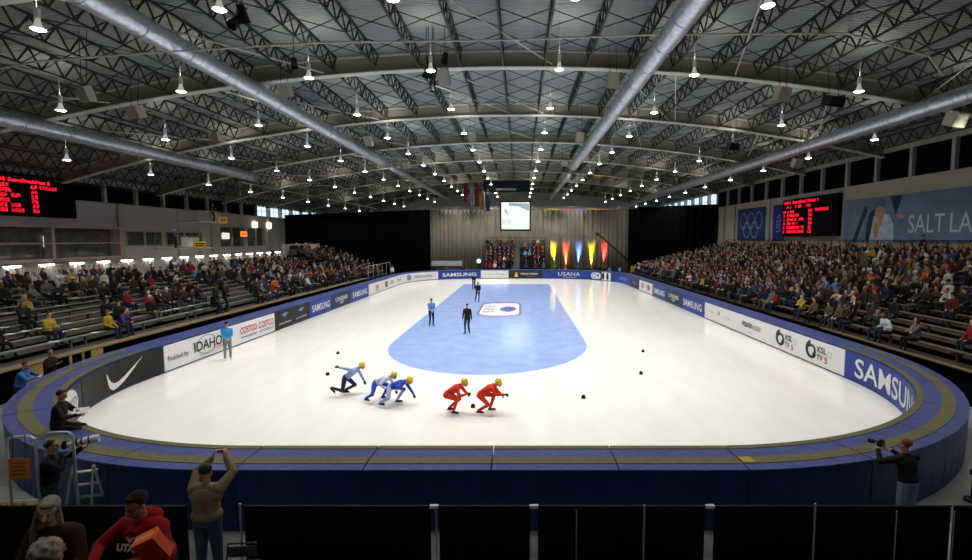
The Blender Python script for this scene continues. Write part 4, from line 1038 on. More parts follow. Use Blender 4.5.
# end bleacher spectators
for i in range(9):
    for k in range(14):
        x = -4.9+.64*k
        if -0.7 < x < .7: continue
        if rnd.random() < .85: rest.append(('end', i, x+rnd.uniform(-.08, .08), 72.2+.45*i+.35, .9+.42*i+.4, R(180)+rnd.uniform(-.4, .4)))
cos, lvs, lts, mis = [], [], [], []; off = 0
for (side, i, x, y, z, rz) in rest:
    co, lv, lt, mi = arr[rnd.randrange(len(arr))]
    j = pick(JC, rnd); 
    if side == 'end' and rnd.random() < .35: j = rnd.choice([JC[4], JC[12], JC[0], JC[13]])
    mm_ = pmats('', j[1], pick(TCs, rnd)[1], rnd.choice(SKC[:2]), pick(HC, rnd)[1], '#141414', rnd.choice(['#9a1f22', '#d8d8d4', '#131315', '#24407e']))
    lut = np.array([pal_i(m) for m in mm_], np.int32); c, s_ = math.cos(rz), math.sin(rz)
    q = co.copy(); X = q[:, 0]*c-q[:, 1]*s_+x; Yy = q[:, 0]*s_+q[:, 1]*c+y; q[:, 0] = X; q[:, 1] = Yy; q[:, 2] += z
    cos.append(q); lvs.append(lv+off); lts.append(lt); mis.append(lut[mi]); off += len(q)
co = np.concatenate(cos); lv = np.concatenate(lvs); lt = np.concatenate(lts); mi = np.concatenate(mis)
me = bpy.data.meshes.new('distant_crowd'); me.vertices.add(len(co)); me.vertices.foreach_set('co', co.ravel()); me.loops.add(len(lv)); me.loops.foreach_set('vertex_index', lv)
me.polygons.add(len(lt)); ls = np.concatenate(([0], np.cumsum(lt)[:-1])).astype(np.int32); me.polygons.foreach_set('loop_start', ls)
try: me.polygons.foreach_set('loop_total', lt)
except Exception: pass
for m in pal: me.materials.append(m)
me.polygons.foreach_set('material_index', mi); me.update(calc_edges=True); me.validate()
o = link('distant_crowd', me); tag(o, 'distant seated crowd filling the far rows of the stands and the end bleachers', 'crowd', kind='stuff')
print('crowd faces', len(lt))

# ---------------------------------------------------------------- special figures
def rotz(o, deg): o.rotation_euler = (0, 0, R(deg))
def place_person(fig, name, label, loc, rz, mats, voxel=.009, group=None, sm=2):
    me = fig.bake(name, voxel, mats, sm); o = link('person', me, loc=loc, rz=R(rz)); tag(o, label, 'person', group); return o
m_helm = {'y': mat('helmet yellow', '#e3cf1f', rough=.3), 'g': mat('helmet yellow green', '#d6c32a', rough=.3)}
m_blade = mat('skate blade', '#c9ced2', rough=.2, metal=1); m_boot = mat('skate boot', '#16171a', rough=.4)
def gear(o, fig, feet, toes, helmet=True, skates=True):
    J = fig.joints
    if helmet:
        f = J['fwd']; up = perp(f, J['nd']); rt = f.cross(up); M = Matrix((rt, f, up)).transposed(); c = J['hc']
        mb = MB(); mb.ell(c+up*.052-f*.012, (.102, .120, .098), 18, 0, M); hm_ = mb.build('helmet', m_helm['y'], o, smooth=True); mb = MB()
        for k in (-1, 0, 1): mb.bar(c+up*.134+rt*.035*k+f*.06, c+up*.134+rt*.035*k-f*.09, .016, .012)
        mb.build('helmet_vents', mat('helmet vent', '#8c8016', rough=.5), hm_)
    if skates:
        for ft, td in zip(feet, toes):
            ft = Vector(ft); td = Vector(td).normalized(); mb = MB()
            a = ft-V(0, 0, .085); mb.bar(a-td*.12+V(0, 0, .0), a+td*.20, .014, .03); mb.bar(a-td*.02+V(0, 0, .012), a-td*.02+V(0, 0, .05), .03); mb.bar(a+td*.12+V(0, 0, .012), a+td*.12+V(0, 0, .05), .03)
            mb.build('skate_blade', m_blade, o)
# skaters face +Y locally; rz=-90 -> travelling +X
def skater(name, label, X, Y, rz, jacket, trous, pose, arms='#d9dbe2', shoe='#16171a', jn=.1, glove='#16171a'):
    mt = pmats('', jacket, trous, '#b98668', '#e0cc20', shoe, glove, arms, jn=jn)
    fig = human(pose['pel'], pose['t'], pose['f'], pose['h'], pose['ft'], elb=pose.get('e'), knee=pose.get('k'), det=1, hair='short', bulk=1.08, toe=pose['toe'], hn=pose.get('hn'), curl=.9, skirtj=False, glove=EX, leg=.95, neckdir=pose.get('nd'))
    o = place_person(fig, name, label, (X, Y, .01), rz, mt, .011, 'short track skaters'); gear(o, fig, pose['ft'], pose['toe']); return o
# crouched skater, both hands before the chest
crouch = dict(pel=(0, -.14, .60), t=(0, .80, .56), f=(0, 1, .0), h=((-.10, .50, .62), (.18, .56, .70)), ft=((-.14, -.12, .12), (.14, .10, .12)), toe=((-.2, 1, 0), (.15, 1, 0)), e=((-1, 0, -.8), (1, 0, -.8)), k=((-.3, 1, .4), (.3, 1, .4)), nd=(0, 1, .55))
crouch2 = dict(crouch, h=((-.14, .50, .58), (.10, .66, .66)), ft=((-.16, .12, .12), (.15, -.18, .12)))
skater('sk', 'red-suited skater with a yellow helmet crouching, second from the right of the pack', -2.16, 15.45, -100, '#cf2a1c', '#d3391f', crouch, shoe='#1c2a24')
skater('sk', 'foremost red-suited skater with a yellow helmet, rightmost of the pack', -1.1, 15.45, -100, '#cf2a1c', '#d3391f', crouch2, shoe='#1c2a24')
reach = dict(pel=(0, -.15, .58), t=(0.05, .93, .36), f=(.1, 1, -.15), h=((-.12, .72, .09), (.30, .35, .62)), ft=((-.10, .02, .12), (.26, -.42, .13)), toe=((-.1, 1, 0), (.4, .9, 0)), e=((-1, 0, .2), (1, -.6, .4)), k=((-.2, 1, .5), (.5, .6, .2)), nd=(0, 1, .25))
skater('sk', 'skater in a blue suit with white legs reaching down to the ice', -4.15, 16.3, -95, '#2748b5', '#9aa5d2', reach)
reach2 = dict(reach, h=((-.14, .55, .25), (.28, .30, .50)), ft=((-.10, .06, .12), (.24, -.40, .13)), pel=(0, -.12, .60), t=(0, .9, .45))
skater('sk', 'skater in a white top and bright blue leggings half hidden behind the blue skater', -4.78, 16.7, -98, '#c7cce0', '#2747ba', reach2)
push = dict(pel=(0, -.20, .62), t=(.05, .8, .62), f=(.1, 1, 0), h=((-.22, .50, .15), (.40, -.40, 1.10)), ft=((-.08, -.30, .12), (.16, -.66, .30)), toe=((-.1, 1, 0), (.3, .6, -.5)), e=((-1, 0, -.3), (.8, -.3, 1)), k=((-.2, 1, .2), (.3, 1, -.2)), nd=(0, 1, .5))
skater('sk', 'last skater of the pack, dark leggings and pale top with one arm flung back', -5.95, 17.35, -85, '#8fa3cf', '#252c48', push)
# block markers
m_rub = mat('black rubber', '#0d0d0e', rough=.5)
for n, (px, py) in enumerate(((338, 353), (327.6, 374), (473, 406), (583.5, 397), (643, 351), (641, 373), (500, 293))):
    el = math.atan((py-280)/500)+R(4.69); Y = 5.45/math.tan(el); zd = Y*math.cos(R(4.69))+5.5*math.sin(R(4.69)); X = (px-520)*zd/500
    if n == 6: continue
    mb = MB(); mb.lathe([(.075, 0), (.078, .02), (.06, .10), (.05, .115), (.001, .118)], n=14)
    tag(mb.build('track_marker', m_rub, loc=(X, Y, .003), smooth=False), 'small black rubber track block on the white ice, %s' % ['upper one left of the skaters', 'lower one left of the skaters', 'between the two red skaters', 'below the blue infield', 'upper one right of the infield', 'lower one right of the infield'][n], 'marker', 'rubber track blocks')
# officials on the ice
def offic(label, X, Y, rz, jk, tr, hands, feet=((-.11, 0, .12), (.12, .05, .12)), hair='cap', ex='#14161c', skates=True, lean=(0, .05, 1), elb=None, hr='#2a1d15', S=1.0, face=(0, 1, -.1), shoe='#141414'):
    mt = pmats('', jk, tr, '#b98668', hr, shoe, ex); tz = ((-.3, 1, 0), (.3, 1, 0))
    fig = human((0, 0, .96*S), lean, face, [Vector(h)*S for h in hands], feet, det=1, hair=hair, bulk=1.05, toe=tz, elb=elb, S=S)
    o = place_person(fig, 'off', label, (X, Y, .01), rz, mt, .012)
    if skates: gear(o, fig, feet, tz, helmet=False)
    return o
back = ((-.16, -.12, .98), (.16, -.12, .98)); front = ((-.05, .26, 1.02), (.05, .28, 1.0)); down = ((-.27, .05, .84), (.27, .05, .84))
m1 = offic('black-suited official on the blue infield, nearest of the three', -3.05, 28.7, 170, '#101012', '#131315', down, hair='cap')
offic('official in a light blue jacket at the left edge of the blue infield', -5.6, 31.3, 200, '#5b86c0', '#15161a', front, hair='cap')
offic('dark-suited official skating in the middle distance above the centre logo', -3.65, 43.2, 190, '#0f0f11', '#15161a', front, feet=((-.05, .1, .12), (.22, -.2, .12)), hair='short')
offic('farthest dark-suited official standing before the white end banner', -5.0, 54, 180, '#0f0f11', '#15161a', front, hair='short')
offic('coach in a bright blue jacket and grey trousers by the Costco banner', -13.3, 22.4, 215, '#3f8fc4', '#6d7a7c', front, hair='cap', skates=False, shoe='#cfd3d6')
# people leaning over the far right boards, and around the rink
def bystander(label, X, Y, z, rz, jk, tr, v=0, hr='#2a1d15', ex='#14161c'):
    o = link('person', smesh[v], loc=(X, Y, z), rz=R(rz)); dress(o, jk, tr, hr, rnd.choice(SKC), ex=ex); tag(o, label, 'person'); return o
bystander('left person in bright blue behind the far right corner boards', 12.6, 70.2, 0, 160, '#2f7fc0', '#1a1c22')
bystander('right person in bright blue behind the far right corner boards', 13.9, 69.4, 0, 150, '#3b8fd0', '#1a1c22', 1)
bystander('person in a white coat standing behind the far left corner boards', -16.6, 64.8, .35, -120, '#dfe3e6', '#222428')
bystander('dark-dressed person standing on the ledge above the coach in bright blue', -16.9-.6, 28.6, L_Z0+.02, -80, '#121214', '#131316')
bystander('second dark-dressed standing person right beside the one above the coach', -17.6, 29.6, L_Z0+.02, -60, '#15161a', '#131316', 1)
bystander('standing person in navy on the left stand behind the winged black banner', -17.6, 33.2, L_Z0+.02, -70, '#1c2440', '#131316', 1)
bystander('standing person in black on the left stand near the winged black banner', -17.6, 38.6, L_Z0+.02, -70, '#101012', '#131316')
bystander('tall figure in blue standing in the top rows before the grey partition', -26.0, 52.5, 2.9, -90, '#22356e', '#131a30', 1)
bystander('standing figure in black on top of the right stand below the mural', 27.0, 33.6, 4.02, 90, '#101012', '#131316')
bystander('standing figure in a red jacket at the rail below the right scoreboard', 26.9, 48.2, 4.02, 90, '#a81f22', '#131316', 1)
for n, (x, c, cn) in enumerate(((-12.2, '#16171a', 'black'), (-10.6, '#3a3d42', 'grey'), (-8.3, '#1c2440', 'navy'), (5.2, '#16171a', 'black'), (6.5, '#7b7468', 'tan'), (8.0, '#26282c', 'charcoal'), (9.5, '#1d4a2e', 'green'), (11.2, '#16171a', 'black'), (15.2, '#1c2440', 'navy'), (16.8, '#2b4fa0', 'royal blue'))):
    bystander('person in %s behind the far end boards, %s from the left' % (cn, ordn[n]), x, 71.4 if abs(x) < 11 else 70.9, 0, 180, c, '#131316', n % 2)
# end bleachers structure
t = thing('end_bleachers', 'small dark bleachers with a centre aisle below the projection screen', 'bleachers', (-.6, 72, 0))
mb = MB()
for i in range(9):
    mb.box((-4.7, .45*i, 0), (-.1-.55, .45*(i+1), .9+.42*i)); mb.box((.65-.1, .45*i, 0), (4.4, .45*(i+1), .9+.42*i))
mb.build('tiers', m_riser, t); mb = MB()
for i in range(18): mb.box((-.62, .225*i, 0), (.52, .225*(i+1), .45+.21*(i+1)))
mb.build('aisle_steps', m_benchg, t)
mb = MB(); mb.bar((-4.7, 4.1, 5.7), (4.4, 4.1, 5.7), .05, n=6)
for k in range(6): mb.bar((-4.7+1.82*k, 4.1, 0), (-4.7+1.82*k, 4.1, 5.7), .05, n=6)
mb.build('guard_rail', m_brail, t)
# table with white front at far left end, small round lamp, yellow sheet at right
t = thing('judges_table', 'long judging table with a pale cloth front behind the far left boards', 'table', (-10.6, 72.4, 0))
mb = MB(); mb.box((-2.6, 0, 1.45), (2.6, 1.2, 1.5)); mb.build('table_top', m_dark, t); mb = MB(); mb.box((-2.2, -.05, 1.6), (2.2, -.01, 2.35)); mb.build('cloth_front', mat('pale cloth', '#b9bdc0', rough=.8), t)
mb = MB()
for x in (-2.5, 2.5):
    for y in (.08, 1.1): mb.box((x-.04, y-.04, 0), (x+.04, y+.04, 1.45))
for x in (-2.1, 2.1): mb.box((x-.03, -.03, 1.45), (x+.03, .03, 1.65))
mb.build('legs', m_dark, t)
t = thing('round_light', 'round blue-white light on a stand left of the end bleachers', 'lamp', (-5.9, 71.6, 0))
mb = MB(); mb.bar((0, 0, 0), (0, 0, 2.1), .06, n=6); mb.build('stand', m_brail, t); mb = MB(); mb.lathe([(.001, -.06), (.25, -.04), (.3, 0), (.25, .04), (.001, .06)], c=(0, -.02, 2.35), n=18, axis='y'); mb.build('lens', mat('blue white light', '#a9c6ff', emit=3), t)
mb = MB(); mb.box((-.9, -.2, 0), (.9, .2, 1.75)); mb.box((-.3, -.2, 1.75), (.9, .2, 1.95)); tag(mb.build('covered_cart', mat('yellow tarp', '#b3962f', rough=.7, noise=.2), loc=(16.3, 69.3, 0)), 'yellow tarp covered cart behind the far right corner boards', 'cart')
# ================================================================== FOREGROUND
# fence of black drape on silver posts
FY = 8.0; FH = 1.06
def fx(px): return (px-520)/500*(FY*math.cos(R(4.69))+(5.5-FH)*math.sin(R(4.69)))
m_cord = mat('white cord', '#d5d7d9', rough=.5)
fsec = [(-60, 186, 'left end, behind the man in red'), (244, 430, 'right of the man with raised arms'), (439, 530, 'short one between the two left gaps'), (538, 705, 'wide one right of centre'), (715, 952, 'wide one below the right photographer'), (955, 1080, 'last one at the right edge')]
for n, (a, b_, l) in enumerate(fsec):
    X0, X1 = fx(a), fx(b_); t = thing('drape_fence', 'low black draped fence panel, %s' % l, 'fence', (0, 0, 0), group='black drape fence')
    o = drape('drape', 'x', (X0, FY), (X1, FY), .03, FH-.02, m_black, .018, .22); del o['label']; del o['category']; o.parent = t
    mb = MB(); mb.bar((X0, FY, FH), (X1, FY, FH), .035, n=8); mb.build('top_rail', m_brail, t)
for n, (px, w, h) in enumerate(((243, .035, 1.14), (437, .022, 1.1), (576, .016, 1.04), (643, .03, 1.12), (812, .032, 1.14), (893, .02, 1.02), (950, .02, 1.02))):
    mb = MB(); yy = FY-.09; mb.bar((0, 0, 0), (0, 0, h), w, n=8); mb.lathe([(.14, 0), (.14, .012), (.02, .03), (.02, .05)], n=16); mb.ell((0, 0, h), (w*.8, w*.8, w*.7), 8)
    tag(mb.build('fence_post', mat('dull aluminium', '#8d9092', rough=.5, metal=.3), loc=(fx(px), yy, 0)), 'thin silver fence post before the black drape, %s from the left' % ordn[n], 'post')
for n, px in enumerate((434, 534, 710)):
    mb = MB(); mb.box((-.07, -.03, FH-.03), (.07, .03, FH+.02)); tag(mb.build('fence_clip', m_flange, loc=(fx(px), FY, 0)), 'white clip bridging the %s gap of the black drape fence' % ['left', 'middle', 'right'][n], 'clip')

def pts_local(o_loc, rz, P):  # helper: world -> local
    c, s = math.cos(-R(rz)), math.sin(-R(rz)); d = Vector(P)-Vector(o_loc); return V(d.x*c-d.y*s, d.x*s+d.y*c, d.z)
# man with raised arms taking a picture
Xm = -4.98; Ym = 7.62
mt = pmats('', '#75654a', '#2c3a50', '#b07f60', '#1a1512', '#1b1b1b', '#121316')
fig = human((0, 0, 1.07), (0, .03, 1), (0, 1, .05), ((-.07, .34, 1.90), (.15, .34, 1.91)), ((-.14, 0, .09), (.14, .02, .09)), elb=((-1, .1, -.3), (1, .1, -.3)), det=1, hair='beanie', bulk=1.32, S=1.07, hd=((.15, .3, 1), (-.15, .3, 1)), hn=((.7, .5, 0), (-.7, .5, 0)), curl=.7)
man1 = place_person(fig, 'm', 'man in an olive brown jacket and jeans seen from behind with both arms raised', (Xm, Ym, 0), 2, mt, .009)
t = thing('compact_camera', 'small silver camera held up by the man in the olive jacket', 'camera', (Xm+.03, Ym+.40, 1.985))
mb = MB(); mb.box((-.06, -.015, -.02), (.06, .015, .045)); mb.build('body', mat('camera silver', '#a9a9ad', rough=.3, metal=.6), t); mb = MB(); mb.lathe([(.022, 0), (.02, .03), (.001, .03)], c=(0, .015, .01), n=14, axis='y'); mb.build('lens', m_can, t)
# folding chair back at bottom
t = thing('folding_chair', 'black metal folding chair behind the man in the olive jacket', 'chair', (-4.28, 7.3, 0), .1)
m_ch = mat('chair tube', '#2e2f33', rough=.35, metal=.6)
for s in (-1, 1):
    mb = MB(); mb.tube([(.23*s, -.25, 0), (.22*s, -.02, .45), (.21*s, .06, .82)], .012, 8); mb.build('back_leg', m_ch, t)
    mb = MB(); mb.tube([(.21*s, .2, 0), (.21*s, -.2, .48)], .012, 8); mb.build('front_leg', m_ch, t)
mb = MB(); mb.tube([(-.21, .06, .82), (.21, .06, .82)], .013, 8); mb.box((-.2, .03, .62), (.2, .05, .78)); mb.build('backrest', m_ch, t)
mb = MB(); mb.box((-.21, -.22, .44), (.21, .18, .47)); mb.build('seat', m_ch, t)
# right photographer
mt = pmats('', '#0f1012', '#7187a8', '#b98668', '#7a4a2c', '#1b1b1b', '#121316')
fig = human((0, 0, .97), (-.03, .12, 1), (-.55, 1, -.05), ((-.27, .42, 1.44), (-.04, .36, 1.44)), ((-.14, 0, .09), (.14, .02, .09)), elb=((-.8, 0, -1), (.9, .0, -.8)), det=1, hair='short', bulk=1.15, hd=((.2, .8, .3), (-.6, .7, .2)), hn=((0, .2, 1), (-.3, .2, .6)), curl=.9)
man2 = place_person(fig, 'm', 'photographer in a black jacket and pale jeans aiming a camera over the right pads', (7.25, 9.0, 0), 5, mt, .009)
def slr(label, loc, rz, lens_len, lr, white=False, tilt=0):
    t = thing('slr_camera', label, 'camera', loc, R(rz)); t.rotation_euler = (R(tilt), 0, R(rz))
    mb = MB(); mb.box((-.07, -.04, -.05), (.07, .03, .045)); mb.box((-.03, -.04, .045), (.03, .03, .08)); mb.box((-.075, -.04, -.05), (-.045, .045, .05)); mb.build('body', m_can, t)
    mb = MB(); mb.lathe([(lr*.62, .03), (lr*.7, lens_len*.35), (lr*.95, lens_len*.55), (lr, lens_len*.8), (lr, lens_len), (lr*.85, lens_len), (lr*.8, lens_len-.03), (.001, lens_len-.03)], n=20, axis='y')
    l = mb.build('lens', mat('white lens barrel', '#d9d8d2', rough=.35) if white else m_can, t)
    if white:
        for y in (.35, .5, .72): 
            mb = MB(); mb.lathe([(lr*.98, lens_len*y-.012), (lr*1.04, lens_len*y-.01), (lr*1.04, lens_len*y+.012), (lr*.98, lens_len*y+.014)], n=20, axis='y'); mb.build('lens_ring', m_can, l)
    return t
slr('black camera with a lens in the hands of the photographer in pale jeans', (7.04, 9.45, 1.53), 35, .22, .045)
# photographer seated on the near left pads
mt = pmats('', '#0c0c0d', '#101012', '#a87858', '#1c120c', '#151515', '#121316')
sx, sy = -10.45, 11.0
dsx, dsy = -5.6-sx, 19.1-sy  # towards pad arc centre
fig = human((0, 0, .12), (0, .15, 1), (.2, 1, -.25), ((-.02, .36, .42), (.14, .42, .36)), ((-.12, .62, -.35), (.12, .60, -.37)), knee=((0, .6, 1), (0, .6, 1)), det=1, hair='short', bulk=1.15, curl=.8, elb=((-1, -.1, -.7), (1, -.1, -.7)))
place_person(fig, 'm', 'person in black sitting on the near left corner pads holding white paper', (sx, sy, PAD_H-.02), math.degrees(math.atan2(dsy, dsx))-90-38, mt, .010)
mb = MB(); mb.box((-.14, -.1, 0), (.14, .1, .012)); rzp = math.atan2(dsy, dsx)-math.pi/2-R(38); o = mb.build('paper_sheet', mat('white paper', '#dcdad4', rough=.7), loc=(sx+.07*math.cos(rzp)-.46*math.sin(rzp), sy+.07*math.sin(rzp)+.46*math.cos(rzp), PAD_H+.40), rz=.5); o.rotation_euler = (R(25), 0, .5); tag(o, 'white paper sheets held by the person in black on the pads', 'paper')
# photographer with the white telephoto lens
mt = pmats('', '#0d0e0f', '#26303c', '#a87858', '#17100c', '#151515', '#121316')
wx, wy = -8.75, 8.95
fig = human((0, 0, .98), (0, .10, 1), (.1, 1, .1), ((-.04, .50, 1.55), (.14, .26, 1.50)), ((-.14, 0, .09), (.14, .04, .09)), elb=((-.6, 0, -1), (.9, 0, -.9)), det=1, hair='short', bulk=1.22, curl=.9, hn=((.3, 0, 1), (-.4, .2, .6)), hd=((.2, 1, .25), (-.4, 1, .2)))
place_person(fig, 'm', 'photographer in a dark jacket aiming a white telephoto lens', (wx, wy, 0.0), -62, mt, .009)
slr('camera with a big white telephoto lens pointed over the near left pads', (wx+.27, wy+.10, 1.66), -66, .50, .07, True, 8)
# step ladder
t = thing('step_ladder', 'aluminium step ladder standing against the navy pads at left', 'ladder', (-8.35, 9.45, 0), R(200))
for s in (-1, 1):
    mb = MB(); mb.bar((.22*s, 0, 0), (.16*s, .40, 1.25), .04, .025); mb.build('side_rail', m_silver, t); mb = MB(); mb.bar((.22*s, .85, 0), (.16*s, .42, 1.25), .03, .02); mb.build('back_leg', m_silver, t)
for k in range(4): mb = MB(); z = .28*(k+1); mb.box((-.2, .32*z-.05, z-.015), (.2, .32*z+.05, z+.015)); mb.build('tread', m_silver, t)
# access stairs with hand rails and orange sign
for n, (x, y, rz, lab) in enumerate(((-9.0, 8.75, 8, 'tall silver hooped hand rail at the left edge carrying an orange sign'), (-8.50, 8.95, 8, 'silver hooped hand rail right of the one with the orange sign'))):
    t = thing('hand_rail', lab, 'railing', (x, y, 0), R(rz)); h = 1.95; w = .23
    mb = MB(); P = [(-w, 0, 0), (-w, 0, h-.12)]+[(-w+.12-.12*math.cos(R(a)), 0, h-.12+.12*math.sin(R(a))) for a in range(0, 91, 30)]+[(w-.12+.12*math.sin(R(a)), 0, h-.12+.12*math.cos(R(a))) for a in range(0, 91, 30)]+[(w, 0, 0)]
    mb.tube(P, .024, 8); mb.build('hoop', m_silver, t); 
    if n == 0: mb = MB(); mb.bar((-w, 0, .75), (w, 0, .75), .03, n=8); mb.build('cross_bar', m_silver, t)
t = thing('warning_sign', 'small orange notice hung on the silver hand rail at left', 'sign', (-9.0, 8.69, 1.38), R(8))
mb = MB(); mb.box((-.17, -.012, -.19), (.17, .0, .19)); mb.build('plate', mat('orange notice', '#c2761c', rough=.6), t)
mb = MB()
for k in range(4): mb.box((-.12, -.014, .10-.07*k), (.10-.03*(k % 2), -.012, .12-.07*k))
mb.build('printed_lines', mat('notice ink', '#5a3a12', rough=.7), t)
mb = MB(); mb.bar((-.1, .0, .19), (-.1, .03, .62), .008); mb.bar((.1, .0, .19), (.1, .03, .62), .008); mb.build('hanging_cords', m_brail, t)
# yellow cables and pale floor sheet at left
mb = MB(); rr = random.Random(3); P = [(-10.75+.3*math.cos(k*.7)+.018*k, 9.75+.2*math.sin(k*.9), .03+.012*(k % 3)) for k in range(46)]
mb.tube(P, .022, 6); tag(mb.build('cable_coil', mat('yellow cable', '#b99a1c', rough=.6), smooth=True), 'tangled yellow cable on the floor left of the silver hand rails', 'cable')
mb = MB(); P = [(-12.2, 8.6), (-9.3, 8.5), (-9.0, 9.5), (-10.2, 10.3), (-12.4, 11.0)]
mb.add([(x, y, -.018) for x, y in P]+[(x, y, .006) for x, y in P], [(4, 3, 2, 1, 0), (5, 6, 7, 8, 9)]+[(i, (i+1) % 5, (i+1) % 5+5, i+5) for i in range(5)])
m_sheet = mat('pale floor sheet', '#a9b0ad', rough=.6, noise=.2, nscale=3)
tag(mb.build('floor_sheet', m_sheet), 'pale sheet on the floor at the left edge under the cables', 'floor covering')
mb = MB(); P = [(8.1, 8.6), (14.5, 8.6), (15.1, 20), (14.3, 20), (13.6, 15), (11.4, 11.4)]
mb.add([(x, y, -.018) for x, y in P]+[(x, y, .006) for x, y in P], [(5, 4, 3, 2, 1, 0), (6, 7, 8, 9, 10, 11)]+[(i, (i+1) % 6, (i+1) % 6+6, i+6) for i in range(6)])
tag(mb.build('floor_sheet', m_sheet), 'pale walkway covering curving around the near right corner pads', 'floor covering')
# small black stand at right edge of pads, post
t = thing('cable_stand', 'small black stand on the pale walkway at the right', 'stand', (9.55, 10.15, 0)); mb = MB(); mb.lathe([(.14, 0), (.14, .03), (.03, .05), (.03, .55), (.07, .56), (.07, .66), (.001, .68)], n=12); mb.build('post', m_brail, t)
mb = MB(); mb.bar((0, 0, .3), (.16, .02, .42), .04); mb.build('arm', m_brail, t)
t = thing('tripod', 'black tripod leg standing at the right edge of the walkway', 'tripod', (10.9, 9.5, 0))
for k in range(3): mb = MB(); a = R(120*k+20); mb.bar((0, 0, .75), (.42*math.cos(a), .42*math.sin(a), 0), .03); mb.build('leg', m_brail, t)
mb = MB(); mb.bar((0, 0, .7), (0, 0, 1.1), .04); mb.build('column', m_brail, t)
# man in blue leaning behind the left pads, woman beside
bl_ = human((0, 0, .93), (.05, .35, 1), (.4, 1, -.1), ((-.12, .48, 1.22), (.12, .50, 1.22)), ((-.12, -.05, .09), (.12, .0, .09)), det=1, bulk=1.15, elb=((-1, 0, -.5), (1, 0, -.5)))
place_person(bl_, 'm', 'man in a blue jacket leaning on the outside of the left pads', (-15.55, 15.2, 0), -70, pmats('', '#2f6aa8', '#20242c', '#b98668', '#4a2c1a'), .014)
bystander('person in dark clothing standing behind the man in blue at the left pads', -16.15, 16.9, 0, -80, '#1a1512', '#131316', 1)
wv_ = seated(((-.2, .34, .3), (.2, .34, .25)), (-.3, 1, -.1), (0, .35, 1))
place_person(wv_, 'm', 'spectator in a white shirt leaning forward just behind the corner Samsung banner', (R_X0+.55, 20.6, R_Z0+.42), 90, pmats('', '#c9cdd6', '#20242c', '#7a5138', '#15110f'), .02)
wv_ = seated(((-.06, .40, .3), (.08, .38, .32)), (.5, 1, -.3), (0, .2, 1))
place_person(wv_, 'm', 'spectator in a yellow jacket sitting alone on the front rows at left', (L_X0-L_D*1-.6, 19.6, L_Z0+L_R+.42), -90, pmats('', '#b39a38', '#1c2130', '#c49374', '#2a1d15'), .02)
wv_ = seated(((-.14, .34, .2), (.14, .34, .2)), (.2, 1, -.1), (0, .2, 1))
place_person(wv_, 'm', 'spectator in a bright blue jacket left of the lone one in yellow', (L_X0-L_D*3-.6, 18.4, L_Z0+L_R*3+.42), -90, pmats('', '#24408c', '#14161c', '#c49374', '#4a2f1a'), .02)
# papers and programmes on the left benches
rp_ = random.Random(5); pm_ = MB(); pm_.box((-.15, -.11, 0), (.15, .11, .012)); pme_ = pm_.mesh('programme', mat('white paper', '#dcdad4', rough=.7))
k = 0; pused = {}
for i in range(0, 7):
    for y in np.arange(15.2, 33, .62):
        if rp_.random() > (.55 if i in (0, 2, 3) and y < 22 else .10): continue
        x = L_X0-L_D*i-.60; 
        if any(q[0] == 'left' and q[1] == i and abs(q[3]-y) < .5 for q in seats): continue
        if i == 1 and abs(y-19.6) < .5 or i == 3 and abs(y-18.4) < .5: continue
        key = (i, secname('left', y)); pused[key] = pused.get(key, 0)+1
        if pused[key] > 12 or k >= 60 or (i == 5 and 'winged' in key[1]): continue
        k += 1; o = link('programme', pme_, loc=(x+rp_.uniform(-.0, .06), y, L_Z0+L_R*i+.421), rz=rp_.uniform(-.5, .5))
        tag(o, 'white programme sheet on the %s bench %s, %s from the camera' % (rowname[i].replace(' row', ''), key[1], ordn[pused[key]-1]), 'paper', 'programmes on the left benches')
# camera platform on scaffold at left
t = thing('camera_scaffold', 'scaffold camera platform with two decks above the left stand', 'scaffold', (-29.8, 41.0, 0))
mb = MB()
for x in (0, 1.8):
    for y in (0, 2.8, 5.6, 7.6): mb.bar((x, y, 0), (x, y, 8.0 if y > 0 else 5.9), .06, n=6)
mb.build('uprights', m_rail, t); mb = MB(); mb.box((-.1, -.1, 4.65), (1.9, 5.7, 4.75)); mb.build('lower_deck', m_frame, t); mb = MB(); mb.box((-.1, 2.7, 7.0), (1.9, 7.7, 7.08)); mb.build('upper_deck', m_frame, t)
mb = MB()
for z in (5.2, 5.75): mb.bar((1.8, -.1, z), (1.8, 5.6, z), .04, n=6)
for z in (7.55, 8.0): mb.bar((1.8, 2.8, z), (1.8, 7.6, z), .04, n=6)
mb.bar((1.8, 0, .5), (1.8, 2.8, 4.6), .04, n=6); mb.bar((1.8, 2.8, .5), (1.8, 5.6, 4.6), .04, n=6); mb.build('rails', m_rail, t)
mb = MB(); mb.box((1.92, .2, 4.8), (1.95, 2.5, 5.65)); mb.build('canvas_screen', m_beige, t)
my = mat('yellow sign', '#c48a12', emit=.12); mo = mat('orange display', '#ff6a1e', emit=2.2)
for n, (y, z, w, h, m, lab) in enumerate(((2.6, 5.0, 1.7, .6, my, 'yellow sign hung from the lower deck of the camera platform'), (6.2, 7.25, 1.3, .55, my, 'small yellow sign on the upper deck of the camera platform'), (9.6, 6.0, 1.1, .5, mo, 'glowing orange display right of the camera platform'))):
    mb = MB(); mb.box((-.04, -w/2, -h/2), (0, w/2, h/2), 0); 
    for k in range(2): mb.box((0, -w*.36, h*.08-k*h*.3), (.006, w*(.36-.1*k), h*.24-k*h*.3), 1)
    if n == 2: mb.bar((-.02, -w*.3, 0), (-.02, -w*.3, 6.4), .03, mi=2); mb.v = [tuple(v) for v in mb.v]
    tag(mb.build('hanging_sign', [m, m_dark if n < 2 else m_sb, m_rail], loc=(-27.82, 41.0+y, z)), lab, 'sign')
bystander('camera operator in blue on the lower deck of the scaffold platform', -28.9, 42.0, 4.75, -80, '#3b5f9a', '#15161a', 1)
